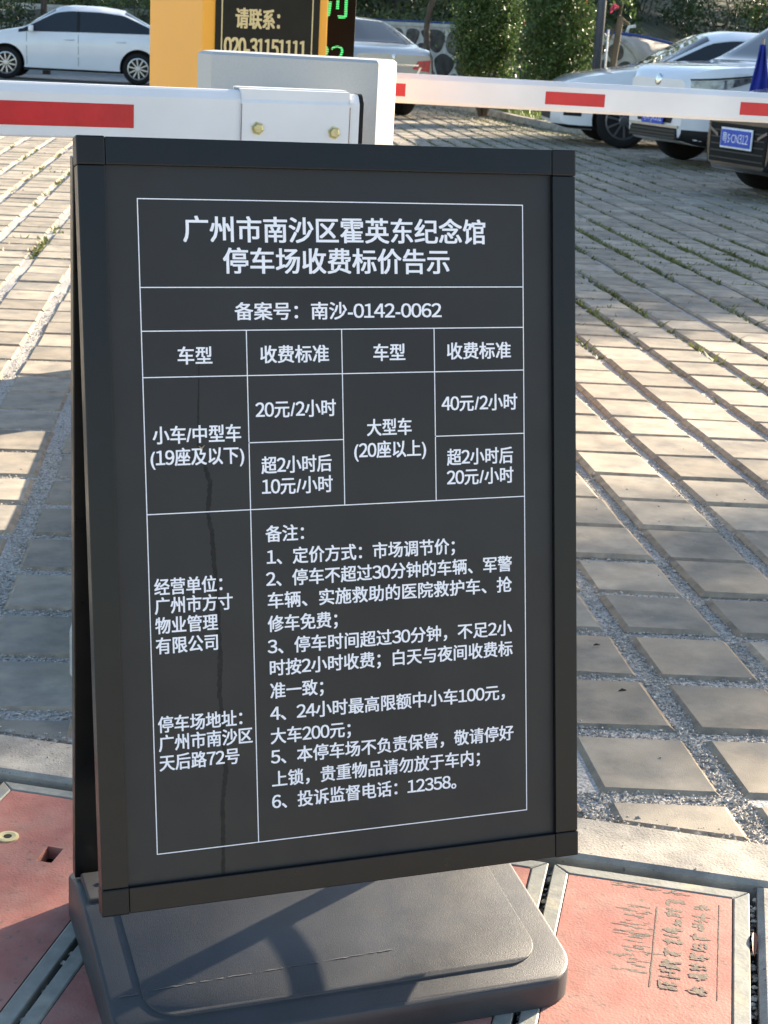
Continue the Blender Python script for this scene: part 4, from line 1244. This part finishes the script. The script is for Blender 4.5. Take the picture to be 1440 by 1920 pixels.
# thin pole with a blue cloth beside the cars
fl = tag(empty('cloth_pole', (8.45, 12.12, 0)), 'royal blue cloth hanging from a thin pole at the right edge, beside the black sedan', 'flag')
fr_ = np.array([.84, -.54])
g = G(); g.tube([(8.45, 12.12, -.02), (8.45, 12.12, 1.36)], .014, 8); g.build('pole', 'dark_rim', fl)
v = []; f = []; nu, nv = 14, 12
for j_ in range(nv + 1):
    t = j_ / nv
    for i_ in range(nu + 1):
        u = i_ / nu - 0.42; w_ = .05 + .20 * t
        q = np.array([8.45, 12.12]) + fr_ * u * w_ + np.array([-.54, -.84]) * (.025 + .022 * math.sin(13 * u + 2 * t))
        v.append((q[0], q[1], 1.30 - .62 * t))
for j_ in range(nv):
    for i_ in range(nu): f.append((j_ * (nu + 1) + i_, j_ * (nu + 1) + i_ + 1, (j_ + 1) * (nu + 1) + i_ + 1, (j_ + 1) * (nu + 1) + i_))
cl = obj('blue_cloth', v, f, 'cloth', fl, True)
sm = cl.modifiers.new('thickness', 'SOLIDIFY'); sm.thickness = 0.008
# scrap of white litter in front of it
x_, y_ = 8.80, 12.75
v = []; f = []
for k in range(7):
    for i in range(7):
        v.append((x_ + (i - 3) * .022 + .02 * k * .2, y_ + (k - 3) * .022, .005 + .055 * math.exp(-((i - 3) ** 2 + (k - 3) ** 2) / 4) * random.uniform(.6, 1.2)))
for k in range(6):
    for i in range(6): f.append((k * 7 + i, k * 7 + i + 1, (k + 1) * 7 + i + 1, (k + 1) * 7 + i))
tag(obj('paper_litter', v, f, 'litter'), 'crumpled white scrap of litter on the pavers beside the black sedan', 'litter')

# ================================================================== FOLIAGE HELPERS
def leaves(name, P, size, m, parent=None, up=0.35, extra=None):
    n = len(P)
    d = rng.normal(size=(n, 3)); d /= np.linalg.norm(d, axis=1)[:, None]
    nr = rng.normal(size=(n, 3)) + np.array([0, 0, up * 3]); nr -= (nr * d).sum(1)[:, None] * d; nr /= np.linalg.norm(nr, axis=1)[:, None]
    sd = np.cross(d, nr); s = size[:, None]
    V = np.stack([P - d * s, P + sd * s * 0.42 + nr * s * 0.12, P + d * s, P - sd * s * 0.42 + nr * s * 0.12], 1)
    F = np.arange(n * 4).reshape(-1, 4)
    return obj(name, V.reshape(-1, 3), F, m, parent, attr=rng.random(n))

def clump_points(c, R_, n_cl, per, sigma, shell=0.55, bottom=-0.9):
    c = np.array(c); R_ = np.array(R_); out = []
    k = 0
    while k < n_cl:
        d = rng.normal(size=3); d /= np.linalg.norm(d)
        if d[2] < bottom: continue
        r_ = shell + (1 - shell) * rng.random() ** 0.6
        q = c + d * R_ * r_
        m_ = int(per * rng.uniform(0.5, 1.5))
        out.append(q + rng.normal(size=(m_, 3)) * sigma * rng.uniform(.6, 1.3))
        k += 1
    return np.vstack(out)

def limbs(g, base, top, r0, r1, wob=0.06, n=7):
    base = np.array(base, float); top = np.array(top, float); pts = []
    for k in range(n + 1):
        t = k / n; pts.append(base + (top - base) * t + rng.normal(size=3) * wob * (0 < k < n) * np.array([1, 1, .2]))
    g.tube(pts, [r0 + (r1 - r0) * k / n for k in range(n + 1)], 9)
    return pts

def tree(name, base, H_, crown_c, crown_r, label, n_cl, per, sigma, size, m, r0=0.1, group=None, cat='tree', nl=5):
    r = tag(empty(name, base), label, cat, group)
    g = G(); b_ = np.array(base, float); cc = np.array(crown_c, float)
    fork = b_ + (cc - b_) * 0.62
    limbs(g, b_ - np.array([0, 0, .1]), fork, r0, r0 * 0.62)
    for k in range(nl):
        t = 2 * math.pi * k / nl + rng.random()
        limbs(g, fork, cc + np.array([math.cos(t) * crown_r[0] * .6, math.sin(t) * crown_r[1] * .6, crown_r[2] * rng.uniform(-.2, .6)]), r0 * .5, r0 * .12, .08)
    g.build('trunk', 'bark', r, True)
    P = clump_points(cc, crown_r, n_cl, per, sigma)
    leaves('crown', P, rng.uniform(.6, 1.2, len(P)) * size, m, r)
    return r

# ================================================================== VERGE, SHRUBS, POLE
VK = [(10.1, 31.5), (10.25, 28.5), (10.36, 26.83), (10.61, 25.81), (10.72, 24.32), (10.31, 22.04), (10.05, 19.92), (10.15, 18.95), (11.0, 18.3), (13.5, 17.7)]
def resample(P, step):
    P = np.array(P, float); s_ = np.r_[0, np.cumsum(np.linalg.norm(np.diff(P, axis=0), axis=1))]
    q = np.arange(0, s_[-1], step); return np.c_[np.interp(q, s_, P[:, 0]), np.interp(q, s_, P[:, 1])]
VK = resample(VK, 0.12)
for _ in range(6): VK[1:-1] = (VK[:-2] + 2 * VK[1:-1] + VK[2:]) / 4
tn = np.gradient(VK, axis=0); tn /= np.linalg.norm(tn, axis=1)[:, None]; nrm = np.c_[-tn[:, 1], tn[:, 0]]      # towards the verge (+x side)
if nrm[5][0] < 0: nrm = -nrm
vk = tag(empty('verge_kerb', (*VK[40], 0)), 'curving pale stone kerb along the grass verge behind the far arm', 'kerb')
seg = 8
for k in range(0, len(VK) - seg, seg):
    A_ = VK[k:k + seg + 1].copy(); Bq = (VK + nrm * 0.13)[k:k + seg + 1]
    poly = [tuple(q) for q in A_] + [tuple(q) for q in Bq[::-1]]
    if area(poly) < 0: poly = poly[::-1]
    poly = inset(poly, 0.004)
    g = G(); g.prism(poly, -0.05, 0.10, 0.0); g.build('kerb_stone', 'kerb', vk)
Vi = VK + nrm * 0.13
g = G(); lo = [(*q, 0.075) for q in Vi]; hi = [(q[0] + 2.2, q[1] - .2, 0.12) for q in Vi]; hi2 = [(q[0] + 9.5, q[1] + 1.0, 0.2) for q in Vi]
n = len(lo)
g.add(lo + hi + hi2, [(i + 1, i, n + i, n + i + 1) for i in range(n - 1)] + [(n + i + 1, n + i, 2 * n + i, 2 * n + i + 1) for i in range(n - 1)])
tag(g.build('grass_verge', 'lawn'), kind='structure')
Q = []
for _ in range(26000):
    i = random.randrange(len(Vi)); d_ = random.random() ** 1.4 * 3.2
    Q.append((Vi[i][0] + d_, Vi[i][1] + random.uniform(-.1, .1), 0.075 + .02 * d_))
Q = np.array(Q)
tag(blades('verge_grass', Q, rng.uniform(.03, .10, len(Q)), rng.uniform(.004, .012, len(Q)), 'grass', lean=.5), 'short bright green lawn grass on the verge', 'grass', kind='stuff')
Q = []
for _ in range(5000):            # dry grass and litter along the kerb foot
    i = random.randrange(len(VK)); d_ = abs(random.gauss(0, .7))
    Q.append((VK[i][0] - d_, VK[i][1] + random.uniform(-.1, .1), -0.004))
Q = np.array(Q)
tag(blades('kerb_grass', Q, rng.uniform(.008, .03, len(Q)), rng.uniform(.004, .014, len(Q)), 'moss', lean=1.0), 'thin grass creeping over the pavers at the foot of the verge kerb', 'grass', kind='stuff')

def shrub(name, c, R_, label, seedn):
    r = tag(empty(name, (c[0], c[1], 0.1)), label, 'shrub', 'round shrubs on the verge')
    g = G()
    for k in range(7):
        t = 2 * math.pi * k / 7; limbs(g, (c[0] + .05 * math.cos(t), c[1] + .05 * math.sin(t), .05), (c[0] + R_[0] * .6 * math.cos(t), c[1] + R_[1] * .6 * math.sin(t), c[2] + R_[2] * .4), .025, .006, .04)
    g.build('stems', 'bark', r, True)
    P = np.vstack([clump_points(c, np.array(R_) * .92, 520, 36, .075, .35), clump_points(c, np.array(R_) * 1.12, 46, 16, .05, .9)])
    leaves('foliage', P, rng.uniform(.020, .040, len(P)), 'leaf', r)
    P = clump_points((c[0], c[1], c[2] + .25), (R_[0], R_[1], R_[2] * .85), 13, 6, .03, .97, -.1)
    tag(leaves('new_shoots', P, rng.uniform(.018, .032, len(P)), 'leaf_new', r), kind='stuff')
shrub('round_shrub', (9.98, 22.45, 1.33), (.60, .55, 1.05), 'dark glossy shrub on the verge, left one of the two beside the lamp pole', 1)
shrub('round_shrub', (10.50, 21.05, 1.30), (.66, .58, 1.06), 'glossy shrub with orange new shoots on the verge, right one next to the lamp pole', 2)

lp = tag(empty('lamp_pole', (10.77, 20.18, .1)), 'slim dark blue-grey lamp pole rising beside the right-hand shrub', 'lamp pole')
g = G(); g.tube([(10.77, 20.18, .05), (10.77, 20.18, 2.0), (10.77, 20.18, 5.6)], [.068, .062, .045], 16); g.build('pole_shaft', 'pole', lp, True)
g = G(); g.tube([(10.77, 20.18, .05), (10.77, 20.18, .30)], [.10, .09], 16); g.build('pole_foot', 'pole', lp, True)
g = G(); g.lathe([(.05, 5.55), (.16, 5.65), (.18, 5.95), (.05, 6.1)], (10.77, 20.18, 0), (0, 0, 1), 18); g.build('lantern', 'white_arm', lp, True)
g = G(); g.tube([(10.83, 20.02, .05), (10.83, 20.02, 1.45)], .014, 8)
tag(g.build('white_stake', 'white_stake'), 'thin white stake standing close to the right of the lamp pole', 'stake')
pr = tag(empty('tree_prop', (11.3, 20.7, .1)), 'brown wooden tree prop of two leaning poles right of the lamp pole', 'tree prop')
g = G(); g.tube([(11.40, 20.77, 1.63), (11.10, 20.45, .10)], .05, 8); g.build('prop_pole', 'wood', pr)
g = G(); g.tube([(11.42, 20.77, 1.66), (10.92, 20.9, .62)], .02, 8); g.build('prop_pole', 'wood', pr)
g = G(); g.tube([(11.38, 20.8, 1.66), (11.52, 20.7, 1.54)], .022, 8); g.build('prop_pole', 'wood', pr)
# flowering tree right of the pole
ft = tag(empty('flowering_tree', (11.46, 21.0, .1)), 'young tree with bright leaves and pink blossom right of the lamp pole', 'tree')
g = G(); limbs(g, (11.46, 21.0, .05), (11.52, 21.0, 2.1), .03, .02, .02); limbs(g, (11.52, 21.0, 2.1), (11.45, 21.0, 1.78), .012, .006, .02); limbs(g, (11.52, 21, 2.1), (11.95, 21.2, 2.8), .015, .006, .03); limbs(g, (11.52, 21, 2.1), (11.2, 20.9, 2.9), .015, .006, .03)
g.build('trunk', 'bark', ft, True)
P = np.vstack([clump_points((11.50, 20.9, 1.84), (.24, .2, .16), 12, 6, .05, .3), clump_points((11.55, 21.0, 2.7), (.7, .6, .6), 40, 24, .09, .4)])
leaves('crown', P, rng.uniform(.03, .055, len(P)), 'leaf', ft)
P = np.vstack([clump_points((11.34, 20.85, 1.80), (.05, .05, .05), 3, 8, .025, .3), clump_points((11.5, 21.0, 2.7), (.6, .6, .6), 14, 8, .05, .6)])
leaves('blossom', P, rng.uniform(.02, .035, len(P)), 'petal', ft)

# ================================================================== RETAINING WALL AND HILL
WP = [(-4.0, 42.5), (3.11, 39.14), (7.67, 36.42), (11.3, 31.81), (12.63, 29.13), (13.74, 25.88)]
WP = resample(WP, 0.25); 
for _ in range(5): WP[1:-1] = (WP[:-2] + 2 * WP[1:-1] + WP[2:]) / 4
ws = np.r_[0, np.cumsum(np.linalg.norm(np.diff(WP, axis=0), axis=1))]
wt = np.gradient(WP, axis=0); wt /= np.linalg.norm(wt, axis=1)[:, None]; wnr = np.c_[wt[:, 1], -wt[:, 0]]; wnr *= np.sign(-(wnr @ np.array([.4, 1.0])))[:, None]   # towards the viewer
def wall_pt(s_, z, off):
    x = np.interp(s_, ws, WP[:, 0]) + np.interp(s_, ws, wnr[:, 0]) * off
    y = np.interp(s_, ws, WP[:, 1]) + np.interp(s_, ws, wnr[:, 1]) * off
    return (x, y, z)
WH = 1.42
wall = tag(empty('retaining_wall', (11.3, 31.8, 0)), 'dark rubble stone retaining wall with pale raised mortar below the green hillside', 'wall')
n = len(ws); v = []; f = []
for s_ in ws: v += [wall_pt(s_, -.05, .0), wall_pt(s_, WH, .0), wall_pt(s_, WH, -.35), wall_pt(s_, -.05, -.35)]
for k in range(n - 1):
    for i in range(4): f.append((4 * k + i, 4 * k + (i + 1) % 4, 4 * k + 4 + (i + 1) % 4, 4 * k + 4 + i))
f += [(0, 1, 2, 3), (4 * n - 1, 4 * n - 2, 4 * n - 3, 4 * n - 4)]
obj('mortar_core', v, f, 'mortar', wall)
v = []; f = []
for s_ in ws: v += [wall_pt(s_, WH, .04), wall_pt(s_, WH + .07, .04), wall_pt(s_, WH + .07, -.36), wall_pt(s_, WH, -.36)]
for k in range(n - 1):
    for i in range(4): f.append((4 * k + i, 4 * k + (i + 1) % 4, 4 * k + 4 + (i + 1) % 4, 4 * k + 4 + i))
obj('coping', v, f, 'mortar', wall)
def voronoi(seeds, s0, s1, z0, z1):
    out = []
    for i, c in enumerate(seeds):
        poly = [(s0, z0), (s1, z0), (s1, z1), (s0, z1)]
        for j, q in enumerate(seeds):
            if i == j or abs(q[0] - c[0]) > 1.6: continue
            dlt = np.array(q) - np.array(c); mid = (np.array(q) + np.array(c)) / 2
            poly = clip(poly, dlt, dlt @ mid)
            if len(poly) < 3: break
        if len(poly) >= 3: out.append(poly)
    return out
def chaikin(p, k=2):
    for _ in range(k):
        q = []
        for i in range(len(p)):
            a, b = np.array(p[i]), np.array(p[(i + 1) % len(p)]); q += [tuple(a * .75 + b * .25), tuple(a * .25 + b * .75)]
        p = q
    return p
seeds = []
for i in range(int(ws[-1] / 0.50)):
    for j in range(3): seeds.append((0.25 + i * 0.50 + (0.25 if j % 2 else 0) + random.uniform(-.20, .20), .25 + j * .47 + random.uniform(-.17, .17)))
for poly in voronoi(seeds, 0, ws[-1], 0.02, WH - .02):
    if area(poly) < 0: poly = poly[::-1]
    if abs(area(poly)) < .03: continue
    p = chaikin(inset(poly, .028), 2)
    cs_ = np.mean(np.array(p), 0)
    p2 = [tuple(cs_ + (np.array(q) - cs_) * .82) for q in p]
    n = len(p); b1, b2 = .014, .014 + random.uniform(.008, .03)
    v = [wall_pt(a_, z_, -.01) for a_, z_ in p] + [wall_pt(a_, z_, b1) for a_, z_ in p] + [wall_pt(a_, z_, b2) for a_, z_ in p2]
    f = [(k * n + i, k * n + (i + 1) % n, (k + 1) * n + (i + 1) % n, (k + 1) * n + i) for k in range(2) for i in range(n)] + [tuple(range(2 * n, 3 * n))]
    obj('wall_stone', v, f, 'stone', wall)
# blue hose along the coping
hp = [np.array(wall_pt(s_, WH + .095, -.02 + .05 * math.sin(s_ * 1.3))) for s_ in np.arange(ws[-1] - 13, ws[-1] - 2.8, .3)]
hp += [hp[-1] + np.array([.12, -.15, .12]), hp[-1] + np.array([.25, -.3, .30])]
g = G(); g.tube(hp, .015, 8)
tag(g.build('blue_hose', 'hose', None, True), 'blue hose lying along the top of the stone wall', 'hose')

# curved wing: stone end face and concrete hood
wing = tag(empty('culvert_wing', (14.2, 24.8, 0)), 'humped concrete slab with a stone end face, right of the lamp pole', 'culvert')
o3 = np.array([13.32, 25.08]); rt3 = np.array([0.916, -0.40]); bk3 = np.array([0.80, 0.60])
def WG(s_, d_, z): q = o3 + rt3 * s_ + bk3 * d_; return (q[0], q[1], z)
arc = [(0.0, 1.42), (.18, 1.40), (.40, 1.31), (.58, 1.15), (.70, .95), (.77, .70), (.80, .40), (.80, -.05)]
v = []; f = []; n = len(arc)
for d_, k_, dz in ((0, 1.0, 0), (.5, 1.25, .02), (1.1, 1.7, .02), (1.8, 2.2, -.03), (2.6, 2.6, -.12)):
    for (s_, z) in arc: v.append(WG(s_ * k_, d_, z + dz if z > 0 else z))
for j in range(4):
    for i in range(n - 1): f.append((j * n + i, j * n + i + 1, (j + 1) * n + i + 1, (j + 1) * n + i))
hood = obj('concrete_hood', v, f, 'slab', wing, True)
sl = hood.modifiers.new('thickness', 'SOLIDIFY'); sl.thickness = .06; sl.offset = -1
face = [(-.5, -.05)] + [(s_ - .03 if s_ > .1 else s_, z - .05) for s_, z in arc[::-1]] + [(-.5, 1.37)]
v = [WG(s_, .02, z) for s_, z in face] + [WG(s_, .3, z) for s_, z in face]; n = len(face)
obj('mortar_face', v, [tuple(range(n)), tuple(range(n, 2 * n))[::-1]] + [(i, n + i, n + (i + 1) % n, (i + 1) % n) for i in range(n)], 'mortar', wing)
seeds = [(-.3 + .34 * i + (.17 if j % 2 else 0) + random.uniform(-.06, .06), .15 + .33 * j + random.uniform(-.05, .05)) for i in range(4) for j in range(4)]
for poly in voronoi(seeds, -.5, .72, 0, 1.30):
    if area(poly) < 0: poly = poly[::-1]
    cc = np.mean(np.array(poly), 0)
    if cc[0] > .25 and (cc[0] / .74) ** 2 + (cc[1] / 1.34) ** 2 > 0.92: continue
    p = chaikin(inset(poly, .03), 2); n = len(p)
    v = [WG(a_, .03, z_) for a_, z_ in p] + [WG(a_, .0, z_) for a_, z_ in p]
    obj('wall_stone', v, [tuple(range(n, 2 * n))] + [(i, (i + 1) % n, n + (i + 1) % n, n + i) for i in range(n)], 'stone', wing)
g = G(); g.tube([WG(-.15, .45, 1.47), WG(.35, .55, 1.44), WG(.75, .8, 1.36), WG(1.25, 1.1, 1.22), WG(1.7, 1.3, 1.0)], .03, 8)
tag(g.build('blue_pipe', 'hose', None, True), 'blue pipe bent across the humped concrete slab', 'pipe')
g = G(); g.tube([WG(.15, .62, 1.47), WG(.18, .62, 1.58), WG(.30, .62, 1.60)], .03, 8)
tag(g.build('white_pipe', 'white_stake', None, True), 'short white elbow pipe standing on the humped concrete slab', 'pipe')

# hill
HB = [np.array(wall_pt(s_, 0, -.33))[:2] for s_ in ws[::6]] + [np.array([14.9, 26.6]), np.array([17.0, 24.5]), np.array([20.0, 21.5]), np.array([26.0, 17.0])]
HB = np.array(HB); rows = []
dirs = np.array([.45, .893])
for j, dd in enumerate((0, .5, 1.2, 2.5, 4, 7, 11, 17, 26, 40, 60)):
    row = []
    for k, q in enumerate(HB):
        p = q + dirs * dd
        z = WH - .05 + .13 * dd ** 1.0 + .08 * math.sin(p[0] * 1.1 + p[1] * .7) * min(1, dd)
        if k > len(HB) - 4: z = .15 + .17 * dd
        row.append((p[0], p[1], z))
    rows.append(row)
n = len(HB); v = [p for r in rows for p in r]
f = [(j * n + i, j * n + i + 1, (j + 1) * n + i + 1, (j + 1) * n + i) for j in range(len(rows) - 1) for i in range(n - 1)]
hill = tag(obj('hillside', v, f, 'hill', None, True), kind='structure')
def hill_z(i, dd):
    k = min(int(i), n - 2); t = i - k
    q = HB[k] * (1 - t) + HB[k + 1] * t; p = q + dirs * dd
    z = WH - .05 + .13 * dd + .08 * math.sin(p[0] * 1.1 + p[1] * .7) * min(1, dd)
    if k > n - 5: z = z * max(0, 1 - (i - (n - 5))) + (.15 + .17 * dd) * min(1, i - (n - 5))
    return p[0], p[1], z
Q = []
for _ in range(60000):
    dd = random.random() ** 1.8 * 16; Q.append(hill_z(random.uniform(0, n - 1.01), dd))
Q = np.array(Q)
tag(leaves('hill_ground_cover', Q + np.c_[np.zeros((len(Q), 2)), rng.uniform(0, .16, len(Q))], rng.uniform(.04, .11, len(Q)), 'hill_grass', up=.8), 'dull green ground cover all over the hillside', 'ground cover', kind='stuff')

# trees and bushes on the hill and behind the wall
tree('slim_tree', (10.88, 27.53, 0), 4, (10.98, 27.6, 4.0), (1.1, 1.1, 1.0), 'slim dark tree trunk standing in front of the stone wall right of the silver sedan', 60, 26, .14, .05, 'leaf', .075)
tree('slim_tree', (4.92, 35.4, 0), 4, (5.0, 35.6, 5.0), (1.6, 1.5, 1.4), 'slim brown tree trunk behind the white sedan on the left', 60, 30, .18, .07, 'leaf_dark', .09)
def bush(c, R_, label, m='leaf_dark', cl=120, per=30, size=.06):
    r = tag(empty('bush', (c[0], c[1], 0)), label, 'bush', 'bushes on the hillside')
    g = G()
    for k in range(5):
        t = 2 * math.pi * k / 5; limbs(g, (c[0], c[1], c[2] - R_[2] - .3), (c[0] + R_[0] * .5 * math.cos(t), c[1] + R_[1] * .5 * math.sin(t), c[2] + R_[2] * .3), .035, .008, .05)
    g.build('stems', 'bark', r, True)
    P = clump_points(c, R_, cl, per, .13, .5); leaves('foliage', P, rng.uniform(.6, 1.2, len(P)) * size, m, r)
bush((7.0, 36.4, 1.6), (.75, .7, .8), 'leafy bush with pale sprays above the roof of the left white sedan', 'leaf', 100, 26, .05)
bush((3.7, 35.4, .85), (1.15, .7, 1.0), 'dark bush at the left edge in front of the white sedan bonnet')
bush((16.6, 30.5, 2.2), (1.5, 1.3, 1.4), 'dark bush high on the slope above the humped concrete slab')
bush((18.4, 29.0, 2.2), (1.7, 1.5, 1.6), 'big dark bush above the roof of the right white sedan', 'leaf_dark', 170, 30)
bush((19.6, 28.2, 2.5), (1.5, 1.4, 1.6), 'light flecked bush at the upper right edge above the white SUV', 'leaf', 170, 30)
bush((14.6, 32.0, 2.4), (1.6, 1.4, 1.2), 'dark bush on the slope behind the two round shrubs')
bush((12.9, 35.5, 2.8), (1.8, 1.5, 1.2), 'shadowy bush high behind the slim tree trunk')
# shade trees to the right, outside the view: they throw the dappled shade
def shade_tree(target, z, R_, label, n_cl=120, per=26, size=.13):
    k = z / math.tan(rad(SUN_EL))
    cx_, cy_ = target[0] + k * math.sin(rad(SUN_AZ)), target[1] + k * math.cos(rad(SUN_AZ))
    tree('shade_tree', (cx_, cy_, 0), z, (cx_, cy_, z), R_, label, n_cl, per, .26, size, 'leaf_dark', .16, 'shade trees along the right side of the yard')
shade_tree((5.2, 7.0), 5.2, (1.7, 1.9, .8), 'broad shade tree outside the right edge, nearest the entrance', 150)
shade_tree((7.6, 8.2), 5.4, (2.4, 2.0, .9), 'broad shade tree outside the right edge, second from the entrance', 150)
shade_tree((6.6, 10.2), 5.6, (2.2, 2.0, .9), 'broad shade tree outside the right edge, third from the entrance', 150)
shade_tree((9.2, 12.4), 5.6, (2.6, 2.4, 1.1), 'broad shade tree outside the right edge, beside the black sedan', 150)
shade_tree((8.0, 14.5), 5.8, (2.0, 2.0, .9), 'broad shade tree outside the right edge, between the black sedan and the SUV', 120)
shade_tree((10.8, 16.8), 5.4, (2.4, 2.6, 1.2), 'broad shade tree outside the right edge, beside the SUV')
shade_tree((1.45, 1.30), 6.4, (1.0, .42, .30), 'sparse young tree outside the right edge, throwing faint dapples beside the sign', 62, 11, .10)
for k_, (tx, ty) in enumerate(((7.0, 40.0), (10.5, 36.5), (13.0, 33.0), (15.5, 31.0), (19.5, 31.0))):
    shade_tree((tx - 5, ty - 2), 7.6, (3.4, 3.0, 1.6), 'tall leafy tree up the hillside outside the right edge, %s from the wall' % ('first', 'second', 'third', 'fourth', 'fifth', 'sixth')[k_], 150, 26, .17)
